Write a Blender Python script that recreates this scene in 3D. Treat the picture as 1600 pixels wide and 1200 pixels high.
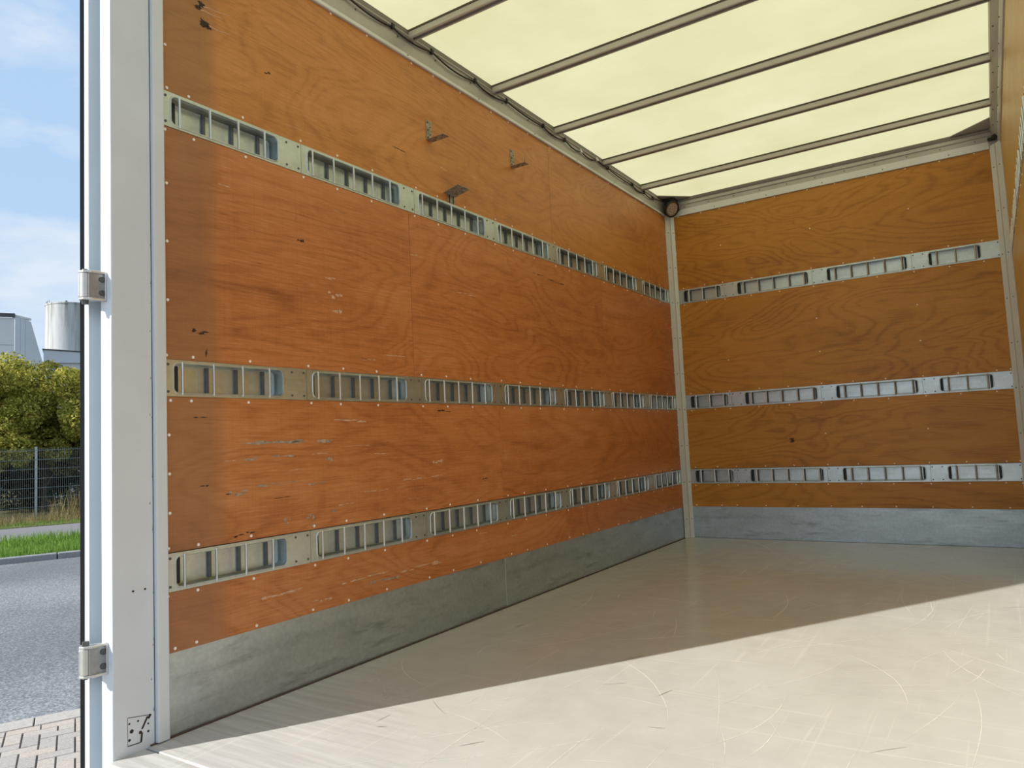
import bpy, bmesh, math, random
import numpy as np
from mathutils import Vector, Matrix, Euler

random.seed(7)
rng = np.random.default_rng(7)
S = bpy.context.scene
COL = S.collection
for o in list(bpy.data.objects):
    bpy.data.objects.remove(o)

# ------------------------------------------------------------------ camera
cam_d = bpy.data.cameras.new('camera')
cam_d.sensor_fit = 'HORIZONTAL'
cam_d.sensor_width = 36.0
cam_d.lens = 1140.42 / 1600 * 36.0
cam_d.clip_start = 0.02
cam_d.clip_end = 2000
cam = bpy.data.objects.new('camera', cam_d)
COL.objects.link(cam)
cam.location = (2.25663, -1.37248, 0.88596)
cam.rotation_euler = Euler([math.radians(a) for a in (94.49139, 2.69362, 33.39559)], 'XYZ')
S.camera = cam

# ------------------------------------------------------------------ view
S.view_settings.view_transform = 'Standard'
S.view_settings.look = 'None'
S.view_settings.gamma = 1.0
S.view_settings.use_curve_mapping = False
S.view_settings.exposure = 0.0

# ------------------------------------------------------------------ sun
SUN_AZ = math.radians(32.8)      # travel direction, from +y towards +x
SUN_EL = math.radians(31.5)
sd = bpy.data.lights.new('sun', 'SUN')
sd.energy = 6.6
sd.angle = math.radians(0.55)
sd.color = (1.0, 0.985, 0.945)
sun = bpy.data.objects.new('sun', sd)
COL.objects.link(sun)
sv = Vector((math.sin(SUN_AZ) * math.cos(SUN_EL), math.cos(SUN_AZ) * math.cos(SUN_EL), -math.sin(SUN_EL)))
sun.rotation_euler = sv.to_track_quat('-Z', 'Y').to_euler()
sun.location = (-8, -12, 10)


# ------------------------------------------------------------------ node helper
class NT:
    def __init__(self, tree):
        self.t = tree
        self.n = tree.nodes
        self.n.clear()

    def node(self, kind, **kw):
        nd = self.n.new(kind)
        for k, v in kw.items():
            if k.startswith('i_'):
                key = k[2:]
                key = int(key) if key.isdigit() else key.replace('_', ' ')
                nd.inputs[key].default_value = v
            else:
                setattr(nd, k, v)
        return nd

    def link(self, a, b):
        self.t.links.new(a, b)

    def setin(self, sock, v):
        if hasattr(v, 'links') or isinstance(v, bpy.types.NodeSocket):
            self.link(v, sock)
        else:
            sock.default_value = v

    def math(self, op, a, b=0.0, c=None, clamp=False):
        nd = self.n.new('ShaderNodeMath')
        nd.operation = op
        nd.use_clamp = clamp
        self.setin(nd.inputs[0], a)
        self.setin(nd.inputs[1], b)
        if c is not None:
            self.setin(nd.inputs[2], c)
        return nd.outputs[0]

    def noise(self, vec, scale=1.0, detail=3.0, rough=0.55, dist=0.0):
        nd = self.n.new('ShaderNodeTexNoise')
        nd.inputs['Scale'].default_value = scale
        nd.inputs['Detail'].default_value = detail
        nd.inputs['Roughness'].default_value = rough
        nd.inputs['Distortion'].default_value = dist
        if vec is not None:
            self.link(vec, nd.inputs['Vector'])
        return nd.outputs['Fac']

    def mapping(self, vec, scale=(1, 1, 1), loc=(0, 0, 0), rot=(0, 0, 0)):
        nd = self.n.new('ShaderNodeMapping')
        nd.inputs['Scale'].default_value = scale
        nd.inputs['Location'].default_value = loc
        nd.inputs['Rotation'].default_value = rot
        self.link(vec, nd.inputs['Vector'])
        return nd.outputs[0]

    def ramp(self, fac, stops, interp='LINEAR'):
        nd = self.n.new('ShaderNodeValToRGB')
        cr = nd.color_ramp
        cr.interpolation = interp
        while len(cr.elements) < len(stops):
            cr.elements.new(0.5)
        for e, (p, c) in zip(cr.elements, stops):
            e.position = p
            e.color = (c[0], c[1], c[2], 1) if not isinstance(c, (int, float)) else (c, c, c, 1)
        self.link(fac, nd.inputs[0])
        return nd.outputs[0]

    def mix(self, fac, a, b, blend='MIX'):
        nd = self.n.new('ShaderNodeMix')
        nd.data_type = 'RGBA'
        nd.blend_type = blend
        self.setin(nd.inputs[0], fac)
        for s, v in ((nd.inputs[6], a), (nd.inputs[7], b)):
            if isinstance(v, tuple):
                s.default_value = (v[0], v[1], v[2], 1)
            else:
                self.link(v, s)
        return nd.outputs[2]

    def bump(self, h, strength=0.2, dist=0.01):
        nd = self.n.new('ShaderNodeBump')
        nd.inputs['Strength'].default_value = strength
        nd.inputs['Distance'].default_value = dist
        self.link(h, nd.inputs['Height'])
        return nd.outputs[0]


# ------------------------------------------------------------------ world: pale blue sky with thin cloud
w = bpy.data.worlds.new('sky')
S.world = w
w.use_nodes = True
N = NT(w.node_tree)
tc = N.node('ShaderNodeTexCoord')
sep = N.node('ShaderNodeSeparateXYZ')
N.link(tc.outputs['Generated'], sep.inputs[0])
elev = N.math('MAXIMUM', sep.outputs[2], 0.0)
base = N.ramp(elev, [(0.0, (0.66, 0.80, 0.96)), (0.25, (0.48, 0.68, 0.93)), (1.0, (0.36, 0.55, 0.85))])
mp = N.mapping(tc.outputs['Generated'], scale=(2.2, 2.2, 7.5))
cl = N.noise(mp, 1.7, 6.0, 0.55, 0.4)
cf = N.ramp(cl, [(0.42, 0.0), (0.66, 0.85)])
skyc = N.mix(cf, base, (0.80, 0.87, 0.96))
below = N.math('LESS_THAN', sep.outputs[2], -0.01)
skyc = N.mix(below, skyc, (0.30, 0.30, 0.29))
bg = N.node('ShaderNodeBackground')
N.link(skyc, bg.inputs[0])
bg.inputs[1].default_value = 1.0
wo = N.node('ShaderNodeOutputWorld')
N.link(bg.outputs[0], wo.inputs[0])


# ------------------------------------------------------------------ materials
def pmat(name):
    m = bpy.data.materials.new(name)
    m.use_nodes = True
    n = NT(m.node_tree)
    b = n.node('ShaderNodeBsdfPrincipled')
    o = n.node('ShaderNodeOutputMaterial')
    n.link(b.outputs[0], o.inputs[0])
    return m, n, b


def plain(name, col, rough=0.5, metal=0.0, var=0.08, scale=6.0, spec=0.5):
    m, n, b = pmat(name)
    t = n.node('ShaderNodeTexCoord')
    f = n.noise(t.outputs['Object'], scale, 4.0)
    c = n.ramp(f, [(0.25, tuple(x * (1 - var) for x in col)), (0.75, tuple(min(1, x * (1 + var)) for x in col))])
    n.link(c, b.inputs['Base Color'])
    b.inputs['Roughness'].default_value = rough
    b.inputs['Metallic'].default_value = metal
    b.inputs['Specular IOR Level'].default_value = spec
    return m


def plywood(name, dark, mid, light, wear=1.0, rough=0.42, weather=False, ring=0.075):
    """red-brown varnished plywood, X of the panel along the grain, Z across"""
    m, n, b = pmat(name)
    t = n.node('ShaderNodeTexCoord')
    oi = n.node('ShaderNodeObjectInfo')
    off = n.node('ShaderNodeVectorMath', operation='SCALE')
    comb = n.node('ShaderNodeCombineXYZ')
    r7 = n.math('MULTIPLY', oi.outputs['Random'], 37.0)
    r3 = n.math('MULTIPLY', oi.outputs['Random'], 11.0)
    n.link(r7, comb.inputs[0]); n.link(r3, comb.inputs[2])
    add = n.node('ShaderNodeVectorMath', operation='ADD')
    n.link(t.outputs['Object'], add.inputs[0]); n.link(comb.outputs[0], add.inputs[1])
    P = add.outputs[0]
    # cathedral figure: contour lines of a slow noise field
    low = n.noise(n.mapping(P, (0.55, 1, 1.9)), 1.0, 2.5, 0.5, 0.6)
    rings = n.math('SINE', n.math('MULTIPLY', n.math('MULTIPLY_ADD', n.noise(n.mapping(P, (3.0, 1, 24.0)), 1.0, 3.0, 0.6), 0.035, low), 150.0))
    rings = n.math('MULTIPLY_ADD', rings, 0.5, 0.5)
    rings = n.math('SUBTRACT', 1.0, n.math('POWER', rings, 3.0))
    broad = n.noise(n.mapping(P, (0.5, 1, 7.0)), 1.0, 3.0, 0.5, 0.5)
    fibre = n.noise(n.mapping(P, (5.0, 1, 150.0)), 1.0, 4.0, 0.6)
    fine = n.noise(n.mapping(P, (24.0, 1, 260.0)), 1.0, 3.0, 0.6)
    mott = n.noise(n.mapping(P, (9.0, 1, 16.0)), 1.0, 5.0, 0.65)
    tone = n.noise(n.mapping(P, (1.1, 1, 2.2)), 1.0, 3.0, 0.5)
    hatch = n.noise(n.mapping(P, (190.0, 1, 2.5)), 1.0, 2.0, 0.5)
    v = n.math('MULTIPLY_ADD', rings, ring, -0.19 - ring)
    v = n.math('MULTIPLY_ADD', mott, 0.22, v)
    v = n.math('MULTIPLY_ADD', broad, 0.30, v)
    v = n.math('MULTIPLY_ADD', fibre, 0.40, v)
    v = n.math('MULTIPLY_ADD', tone, 0.30, v)
    v = n.math('MULTIPLY_ADD', fine, 0.26, v)
    v = n.math('MULTIPLY_ADD', hatch, 0.10, v)
    c = n.ramp(v, [(0.36, dark), (0.56, mid), (0.78, light)])
    # pale rubbed spots, dark grain flecks, short scuffs
    scr = n.noise(n.mapping(P, (7.0, 1, 70.0)), 1.0, 3.0, 0.6)
    patch = n.noise(n.mapping(P, (1.6, 1, 2.6)), 1.0, 2.0, 0.5)
    sm = n.math('MULTIPLY', n.ramp(scr, [(0.60, 0.0), (0.74, 0.75)]), n.ramp(patch, [(0.44, 0.0), (0.66, 1.0)]))
    c = n.mix(n.math('MULTIPLY', sm, wear * 0.7), c, (0.60, 0.36, 0.20))
    fle = n.noise(n.mapping(P, (9.0, 1, 85.0), (3.1, 0, 9.4)), 1.0, 3.0, 0.5)
    fm = n.ramp(fle, [(0.70, 0.0), (0.78, 0.8)])
    c = n.mix(n.math('MULTIPLY', fm, 0.75), c, (0.06, 0.022, 0.010))
    if weather:
        g = n.node('ShaderNodeNewGeometry')
        sx = n.node('ShaderNodeSeparateXYZ')
        n.link(g.outputs['Position'], sx.inputs[0])
        wn = n.noise(n.mapping(P, (2.0, 1, 0.7)), 1.0, 4.0, 0.6)
        wf = n.ramp(n.math('MULTIPLY_ADD', wn, 0.16, n.math('ADD', sx.outputs[1], -0.08)), [(0.16, 0.55), (0.20, 0.40), (0.235, 0.0)])
        c = n.mix(wf, c, (0.25, 0.125, 0.062))
    n.link(c, b.inputs['Base Color'])
    ro = n.math('MULTIPLY_ADD', fibre, 0.22, rough - 0.10)
    n.link(ro, b.inputs['Roughness'])
    n.link(n.bump(fibre, 0.10, 0.002), b.inputs['Normal'])
    b.inputs['Specular IOR Level'].default_value = 0.45
    return m


def steel(name, col=(0.62, 0.69, 0.70), rough=0.32, metal=0.9, dirt=0.22, scuff=0.0):
    m, n, b = pmat(name)
    t = n.node('ShaderNodeTexCoord')
    P = t.outputs['Object']
    sp = n.noise(P, 55.0, 2.0, 0.6)
    big = n.noise(n.mapping(P, (1.5, 1.5, 4)), 2.2, 4.0, 0.6)
    st = n.noise(n.mapping(P, (6, 6, 60)), 1.0, 3.0, 0.5)
    v = n.math('MULTIPLY_ADD', sp, 0.35, n.math('MULTIPLY', big, 0.65))
    c = n.ramp(v, [(0.32, tuple(x * (1 - dirt) for x in col)), (0.62, col)])
    if scuff:
        k1 = n.noise(n.mapping(P, (3.2, 3.2, 16), rot=(0, 0.12, 0)), 1.0, 5.0, 0.68)
        k2 = n.noise(n.mapping(P, (1.0, 1.0, 2.5)), 2.0, 2.0, 0.5)
        c = n.mix(n.math('MULTIPLY', n.ramp(k1, [(0.52, 0.0), (0.72, 1.0)]), n.math('MULTIPLY', n.ramp(k2, [(0.35, 0.0), (0.6, 1.0)]), scuff)), c, (0.12, 0.125, 0.13))
    n.link(c, b.inputs['Base Color'])
    n.link(n.math('MULTIPLY_ADD', st, 0.28, rough - 0.10), b.inputs['Roughness'])
    b.inputs['Metallic'].default_value = metal
    n.link(n.bump(big, 0.015, 0.02), b.inputs['Normal'])
    return m


M = {}
M['ply_left'] = plywood('plywood_side', (0.29, 0.085, 0.024), (0.50, 0.172, 0.048), (0.64, 0.265, 0.098), weather=True)
M['ply_left_top'] = plywood('plywood_golden_side', (0.34, 0.118, 0.026), (0.53, 0.212, 0.050), (0.66, 0.295, 0.088), weather=True)
M['ply_back'] = plywood('plywood_headwall', (0.31, 0.115, 0.014), (0.475, 0.198, 0.024), (0.57, 0.255, 0.042), wear=0.15, ring=0.125)
M['ply_right'] = plywood('plywood_pale_side', (0.43, 0.235, 0.055), (0.57, 0.335, 0.085), (0.66, 0.41, 0.13), wear=0.3)
M['steel'] = steel('galvanised_steel')
M['steel_kick'] = steel('galvanised_kick_plate', (0.55, 0.62, 0.65), 0.36, 0.85, 0.28, 0.6)
M['steel_bar'] = steel('bright_zinc_bar', (0.74, 0.76, 0.76), 0.28, 0.9, 0.1)
M['alu'] = plain('grey_white_aluminium', (0.68, 0.71, 0.735), 0.42, 0.15, 0.05)
M['alu_dark'] = plain('grey_aluminium', (0.46, 0.45, 0.43), 0.45, 0.2, 0.06)
M['rail_grey'] = plain('mid_grey_aluminium', (0.43, 0.42, 0.41), 0.42, 0.3, 0.08)
M['strip_dark'] = plain('dark_grey_strip', (0.17, 0.16, 0.145), 0.5, 0.2, 0.08)
M['gap_shade'] = plain('painted_gap_shade', (0.07, 0.06, 0.042), 0.7, 0.0, 0.2)  # dark colour for the painted gap shadow above the roof beams
M['beam'] = plain('roof_beam_grey', (0.50, 0.48, 0.44), 0.5, 0.2, 0.05)
M['white'] = plain('white_lacquer', (0.75, 0.81, 0.86), 0.30, 0.0, 0.02)
M['door_skin'] = plain('shaded_white_door', (0.50, 0.575, 0.63), 0.35, 0.0, 0.02)  # white door, its bluish shade put into the colour
M['bolt'] = plain('dark_bolt', (0.10, 0.10, 0.095), 0.35, 0.6, 0.2, 80)
M['hinge'] = plain('hinge_cast_metal', (0.62, 0.60, 0.55), 0.34, 0.65, 0.06, 40)
M['hinge_leaf'] = plain('hinge_plate_metal', (0.33, 0.35, 0.37), 0.4, 0.7, 0.12, 60)
M['black'] = plain('black_rubber', (0.012, 0.012, 0.013), 0.6, 0.0, 0.1)
M['cable'] = plain('black_cable', (0.015, 0.015, 0.016), 0.45, 0.0, 0.1)
M['screw'] = plain('screw_head', (0.92, 0.84, 0.74), 0.4, 0.0, 0.05, 200)
M['screw_dark'] = plain('screw_recess', (0.12, 0.12, 0.11), 0.5, 0.4, 0.1, 200)
M['rust_zinc'] = plain('rusty_zinc', (0.34, 0.30, 0.25), 0.5, 0.6, 0.5, 45)
M['clip'] = plain('white_clip', (0.75, 0.75, 0.72), 0.5, 0.0, 0.05)
M['scuff_grey'] = plain('grey_scuff', (0.37, 0.27, 0.19), 0.65, 0.0, 0.5, 60)
M['scuff_pale'] = plain('pale_scuff', (0.62, 0.38, 0.24), 0.7, 0.0, 0.3, 60)
M['scuff_dark'] = plain('dark_mark', (0.035, 0.016, 0.010), 0.7, 0.0, 0.4, 60)
M['scratch_pale'] = plain('pale_scratch', (0.72, 0.69, 0.60), 0.6, 0.0, 0.2, 30)
M['scratch_dark'] = plain('dark_scratch', (0.17, 0.14, 0.115), 0.6, 0.0, 0.3, 30)
M['slot_shade'] = plain('painted_slot_shade', (0.035, 0.038, 0.04), 0.5, 0.3, 0.2, 40)  # near-black colour for the painted shade at the slot ends
M['bar_shade'] = plain('painted_bar_shade', (0.13, 0.15, 0.165), 0.5, 0.5, 0.2, 40)  # dark colour for the painted bar shadows inside the slots
M['joint'] = plain('rusty_sealant', (0.085, 0.05, 0.032), 0.9, 0.0, 0.5, 30)


def mk_floor():
    m, n, b = pmat('beige_floor_board')
    g = n.node('ShaderNodeNewGeometry')
    P = g.outputs['Position']
    sx = n.node('ShaderNodeSeparateXYZ')
    n.link(P, sx.inputs[0])
    big = n.noise(n.mapping(P, (1.2, 0.8, 1)), 1.3, 4.0, 0.55)
    mid = n.noise(n.mapping(P, (1, 1, 1)), 9.0, 5.0, 0.6)
    c = n.ramp(n.math('MULTIPLY_ADD', mid, 0.4, n.math('MULTIPLY', big, 0.6)),
               [(0.32, (0.455, 0.445, 0.400)), (0.52, (0.51, 0.50, 0.452)), (0.72, (0.555, 0.546, 0.50))])
    # worn, greyer and striped near the door and the side wall
    grain = n.noise(n.mapping(P, (2.0, 38.0, 1), rot=(0, 0, 0.06)), 1.0, 3.0, 0.6)
    gcol = n.ramp(grain, [(0.3, (0.42, 0.395, 0.37)), (0.7, (0.60, 0.575, 0.545))])
    d = n.math('ADD', n.math('MULTIPLY', sx.outputs[0], 0.85), sx.outputs[1])
    d = n.math('MULTIPLY_ADD', big, 0.9, n.math('ADD', d, -0.45))
    wf = n.ramp(n.math('MULTIPLY', d, 0.5), [(0.22, 0.9), (0.62, 0.0)])
    c = n.mix(wf, c, gcol)
    # hairline scratches
    s1 = n.noise(n.mapping(P, (1.2, 46.0, 1), rot=(0, 0, 0.7)), 1.0, 2.0, 0.4, 0.6)
    s2 = n.noise(n.mapping(P, (44.0, 1.1, 1), rot=(0, 0, 0.35)), 1.0, 2.0, 0.4, 0.8)
    sm = n.math('MAXIMUM', n.ramp(s1, [(0.66, 0.0), (0.70, 1.0)]), n.ramp(s2, [(0.67, 0.0), (0.71, 1.0)]))
    c = n.mix(n.math('MULTIPLY', sm, 0.28), c, (0.68, 0.65, 0.56))
    n.link(c, b.inputs['Base Color'])
    ro = n.math('MULTIPLY_ADD', wf, 0.22, n.math('MULTIPLY_ADD', mid, 0.15, 0.12))
    n.link(ro, b.inputs['Roughness'])
    b.inputs['Specular IOR Level'].default_value = 0.5
    return m


M['floor'] = mk_floor()


def mk_roof():
    m = bpy.data.materials.new('translucent_roof_sheet')
    m.use_nodes = True
    n = NT(m.node_tree)
    g = n.node('ShaderNodeNewGeometry')
    P = g.outputs['Position']
    f = n.noise(n.mapping(P, (1.0, 1.0, 1)), 1.6, 5.0, 0.62)
    sp = n.noise(n.mapping(P, (7.0, 16.0, 1), rot=(0, 0, 0.4)), 1.0, 3.0, 0.6)
    c = n.ramp(f, [(0.3, (0.575, 0.515, 0.275)), (0.7, (0.655, 0.60, 0.345))])
    c = n.mix(n.ramp(sp, [(0.68, 0.0), (0.78, 0.35)]), c, (0.38, 0.35, 0.21))
    tr = n.node('ShaderNodeBsdfTranslucent')
    n.link(c, tr.inputs[0])
    di = n.node('ShaderNodeBsdfDiffuse')
    di.inputs[0].default_value = (0.62, 0.60, 0.45, 1)
    mx = n.node('ShaderNodeMixShader')
    mx.inputs[0].default_value = 0.24
    n.link(tr.outputs[0], mx.inputs[1]); n.link(di.outputs[0], mx.inputs[2])
    o = n.node('ShaderNodeOutputMaterial')
    n.link(mx.outputs[0], o.inputs[0])
    return m


M['roof'] = mk_roof()


def ground_mat(name, stops, scale, detail=6.0, rough=0.9, bump=0.3, big=0.35):
    m, n, b = pmat(name)
    g = n.node('ShaderNodeNewGeometry')
    P = g.outputs['Position']
    a = n.noise(P, scale, detail, 0.7)
    l = n.noise(P, big, 3.0, 0.5)
    v = n.math('MULTIPLY_ADD', a, 0.75, n.math('MULTIPLY', l, 0.25))
    n.link(n.ramp(v, stops), b.inputs['Base Color'])
    b.inputs['Roughness'].default_value = rough
    b.inputs['Specular IOR Level'].default_value = 0.15
    n.link(n.bump(a, bump, 0.01), b.inputs['Normal'])
    return m


M['asphalt'] = ground_mat('asphalt', [(0.38, (0.10, 0.105, 0.11)), (0.52, (0.19, 0.195, 0.20)), (0.66, (0.42, 0.42, 0.42))], 48.0)
M['walk'] = ground_mat('sidewalk_asphalt', [(0.3, (0.15, 0.145, 0.145)), (0.7, (0.25, 0.24, 0.24))], 40.0)
M['soil'] = ground_mat('soil', [(0.3, (0.06, 0.05, 0.025)), (0.7, (0.16, 0.15, 0.06))], 12.0)
M['verge'] = ground_mat('verge_soil', [(0.3, (0.07, 0.11, 0.02)), (0.7, (0.14, 0.20, 0.045))], 14.0)
M['sand_joint'] = ground_mat('paver_joint', [(0.3, (0.10, 0.09, 0.075)), (0.7, (0.19, 0.17, 0.145))], 60.0)
M['kerb'] = ground_mat('kerb_concrete', [(0.3, (0.30, 0.27, 0.235)), (0.7, (0.50, 0.455, 0.405))], 45.0)
M['kerb_grey'] = ground_mat('kerb_grey', [(0.3, (0.20, 0.20, 0.20)), (0.7, (0.33, 0.33, 0.33))], 30.0)


def mk_paver():
    m, n, b = pmat('concrete_paver')
    g = n.node('ShaderNodeNewGeometry')
    oi = n.node('ShaderNodeObjectInfo')
    a = n.noise(g.outputs['Position'], 95.0, 5.0, 0.7)
    c = n.ramp(a, [(0.3, (0.31, 0.275, 0.24)), (0.7, (0.50, 0.45, 0.40))])
    t = n.ramp(oi.outputs['Random'], [(0.0, (0.82, 0.82, 0.84)), (0.5, (1.0, 0.97, 0.94)), (1.0, (1.08, 1.0, 0.92))])
    n.link(n.mix(1.0, c, t, 'MULTIPLY'), b.inputs['Base Color'])
    b.inputs['Roughness'].default_value = 0.9
    return m


M['paver'] = mk_paver()


def mk_leaf(name, stops, trans=0.35):
    m = bpy.data.materials.new(name)
    m.use_nodes = True
    n = NT(m.node_tree)
    g = n.node('ShaderNodeNewGeometry')
    f = n.noise(g.outputs['Position'], 2.6, 4.0, 0.7)
    r = n.math('MULTIPLY_ADD', g.outputs['Random Per Island'], 0.5, n.math('MULTIPLY', f, 0.5))
    c = n.ramp(r, stops)
    d = n.node('ShaderNodeBsdfDiffuse')
    t = n.node('ShaderNodeBsdfTranslucent')
    n.link(c, d.inputs[0]); n.link(c, t.inputs[0])
    mx = n.node('ShaderNodeMixShader')
    mx.inputs[0].default_value = trans
    n.link(d.outputs[0], mx.inputs[1]); n.link(t.outputs[0], mx.inputs[2])
    o = n.node('ShaderNodeOutputMaterial')
    n.link(mx.outputs[0], o.inputs[0])
    return m


M['leaf'] = mk_leaf('yellow_green_leaf', [(0.25, (0.15, 0.16, 0.028)), (0.5, (0.44, 0.41, 0.075)), (0.75, (0.72, 0.63, 0.18))])
M['leaf2'] = mk_leaf('olive_leaf', [(0.25, (0.08, 0.10, 0.02)), (0.5, (0.24, 0.235, 0.045)), (0.75, (0.42, 0.37, 0.09))])
M['leaf_shaded'] = mk_leaf('shade_darkened_leaf', [(0.25, (0.012, 0.016, 0.006)), (0.5, (0.035, 0.040, 0.014)), (0.75, (0.085, 0.075, 0.03))], 0.1)  # leaves darkened to paint in the shade beneath the canopy
M['grass'] = mk_leaf('fresh_grass', [(0.2, (0.09, 0.17, 0.025)), (0.5, (0.17, 0.30, 0.05)), (0.8, (0.30, 0.42, 0.11))], 0.25)
M['dry'] = mk_leaf('dry_grass', [(0.2, (0.14, 0.12, 0.04)), (0.5, (0.30, 0.24, 0.11)), (0.8, (0.45, 0.37, 0.20))], 0.2)
M['bark'] = plain('bark', (0.09, 0.065, 0.045), 0.9, 0, 0.3, 12)
M['fence'] = plain('fence_galvanised_green', (0.20, 0.24, 0.235), 0.45, 0.4, 0.06)
M['fence_post'] = plain('fence_post_zinc', (0.40, 0.45, 0.44), 0.4, 0.4, 0.06)
M['bld'] = plain('pale_metal_cladding', (0.60, 0.63, 0.68), 0.6, 0.0, 0.06, 0.6)
M['bld_front'] = plain('white_metal_cladding', (0.70, 0.72, 0.74), 0.6, 0.0, 0.04, 0.6)
M['bld_dark'] = plain('dark_roof_edge', (0.07, 0.075, 0.08), 0.6, 0.0, 0.1)


def mk_silo():
    m, n, b = pmat('weathered_white_silo')
    t = n.node('ShaderNodeTexCoord')
    P = t.outputs['Object']
    sp = n.node('ShaderNodeSeparateXYZ')
    n.link(P, sp.inputs[0])
    st = n.noise(n.mapping(P, (2.6, 2.6, 0.14)), 1.5, 5.0, 0.65)
    up = n.ramp(n.math('MULTIPLY', sp.outputs[2], 1 / 10.1), [(0.55, 0.25), (0.98, 1.0)])
    f = n.math('MULTIPLY', n.ramp(st, [(0.44, 0.0), (0.64, 0.9)]), up)
    top = n.ramp(n.math('MULTIPLY_ADD', st, 0.10, n.math('MULTIPLY', sp.outputs[2], 1 / 10.1)), [(1.01, 0.0), (1.04, 0.6)])
    c = n.mix(n.math('MAXIMUM', f, top), (0.56, 0.57, 0.56), (0.19, 0.19, 0.165))
    n.link(c, b.inputs['Base Color'])
    b.inputs['Roughness'].default_value = 0.7
    return m


M['silo'] = mk_silo()


# ------------------------------------------------------------------ mesh helpers
class MB:
    def __init__(self):
        self.v = []
        self.f = []

    def add(self, vs, fs):
        k = len(self.v)
        self.v += [tuple(p) for p in vs]
        self.f += [tuple(i + k for i in f) for f in fs]
        return self

    def box(self, x0, x1, y0, y1, z0, z1):
        vs = [(x0, y0, z0), (x1, y0, z0), (x1, y1, z0), (x0, y1, z0), (x0, y0, z1), (x1, y0, z1), (x1, y1, z1), (x0, y1, z1)]
        return self.add(vs, [(0, 3, 2, 1), (4, 5, 6, 7), (0, 1, 5, 4), (1, 2, 6, 5), (2, 3, 7, 6), (3, 0, 4, 7)])

    def tube(self, pts, r, n=8, caps=True):
        pts = [Vector(p) for p in pts]
        rs = r if isinstance(r, (list, tuple)) else [r] * len(pts)
        k = len(self.v)
        up = None
        for i, p in enumerate(pts):
            a = pts[max(0, i - 1)]; b = pts[min(len(pts) - 1, i + 1)]
            d = (b - a).normalized()
            if up is None:
                up = d.orthogonal().normalized()
            up = (up - d * up.dot(d))
            up = up.normalized() if up.length > 1e-6 else d.orthogonal().normalized()
            s = d.cross(up)
            for j in range(n):
                t = 2 * math.pi * j / n
                self.v.append(tuple(p + (up * math.cos(t) + s * math.sin(t)) * rs[i]))
        for i in range(len(pts) - 1):
            for j in range(n):
                a = k + i * n + j; b = k + i * n + (j + 1) % n
                self.f.append((a, b, b + n, a + n))
        if caps:
            self.f.append(tuple(k + j for j in reversed(range(n))))
            self.f.append(tuple(k + (len(pts) - 1) * n + j for j in range(n)))
        return self

    def prism(self, poly, axis, a, b):
        """poly: 2D points; axis 0: (y,z) along x; 1: (x,z) along y; 2: (x,y) along z"""
        def P(q, t):
            return (t, q[0], q[1]) if axis == 0 else ((q[0], t, q[1]) if axis == 1 else (q[0], q[1], t))
        n = len(poly)
        vs = [P(q, a) for q in poly] + [P(q, b) for q in poly]
        fs = [tuple(reversed(range(n))), tuple(range(n, 2 * n))]
        fs += [(i, (i + 1) % n, (i + 1) % n + n, i + n) for i in range(n)]
        return self.add(vs, fs)

    def mesh(self, name, mats, bevel=0.0, smooth=False, seg=2):
        me = bpy.data.meshes.new(name)
        me.from_pydata(self.v, [], self.f)
        bm = bmesh.new(); bm.from_mesh(me)
        bmesh.ops.recalc_face_normals(bm, faces=bm.faces)
        if bevel > 0:
            es = [e for e in bm.edges if len(e.link_faces) == 2 and e.calc_face_angle(0) > 0.5]
            bmesh.ops.bevel(bm, geom=es, offset=bevel, segments=seg, profile=0.5, affect='EDGES', clamp_overlap=True)
        bm.to_mesh(me); bm.free()
        for m in (mats if isinstance(mats, (list, tuple)) else [mats]):
            me.materials.append(m)
        if smooth:
            me.polygons.foreach_set('use_smooth', [True] * len(me.polygons))
            try:
                me.set_sharp_from_angle(angle=math.radians(38))
            except Exception:
                pass
        return me

    def build(self, name, mat, parent=None, loc=(0, 0, 0), bevel=0.0, smooth=False, rot=(0, 0, 0), seg=2):
        return link(name, self.mesh(name, mat, bevel, smooth, seg), parent, loc, rot)


def link(name, me, parent=None, loc=(0, 0, 0), rot=(0, 0, 0)):
    o = bpy.data.objects.new(name, me)
    COL.objects.link(o)
    o.location = loc
    o.rotation_euler = rot
    if parent is not None:
        o.parent = parent
    return o


def empty(name, loc=(0, 0, 0), rot=(0, 0, 0), parent=None):
    o = bpy.data.objects.new(name, None)
    o.empty_display_size = 0.1
    COL.objects.link(o)
    o.location = loc
    o.rotation_euler = rot
    if parent is not None:
        o.parent = parent
    return o


def tag(o, label=None, cat=None, group=None, kind=None):
    if label: o['label'] = label
    if cat: o['category'] = cat
    if group: o['group'] = group
    if kind: o['kind'] = kind
    return o


# ------------------------------------------------------------------ dimensions of the load box
W = 2.46          # inner width
L = 4.718         # inner length
ZK = 0.26
R3 = (0.4536, 0.5783)
R2 = (1.0865, 1.2091)
R1 = (2.007, 2.1295)
ZT = 2.787
ZR = 2.932        # roof sheet
REAR = -0.172     # back plane of the door posts
GZ = -0.90        # street level
HALF = math.pi / 2

# ---- floor
fl = MB().box(-0.005, W + 0.005, -0.071, L, -0.028, 0.0).build('floor', M['floor'], bevel=0.003)
tag(fl, 'beige scratched board floor of the load box', 'floor', kind='structure')
sub = MB().box(-0.06, W + 0.06, -0.06, L + 0.06, -0.19, -0.0285).build('subfloor', M['alu_dark'])
tag(sub, 'grey under-frame beneath the load floor', 'frame', kind='structure')
sill = MB().box(-0.002, W + 0.002, -0.190, -0.0745, -0.15, -0.003).build('sill', M['floor'], bevel=0.004)
tag(sill, 'worn threshold strip at the open end of the floor', 'sill', kind='structure')

# ---- floor scratches (thin real marks)


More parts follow.
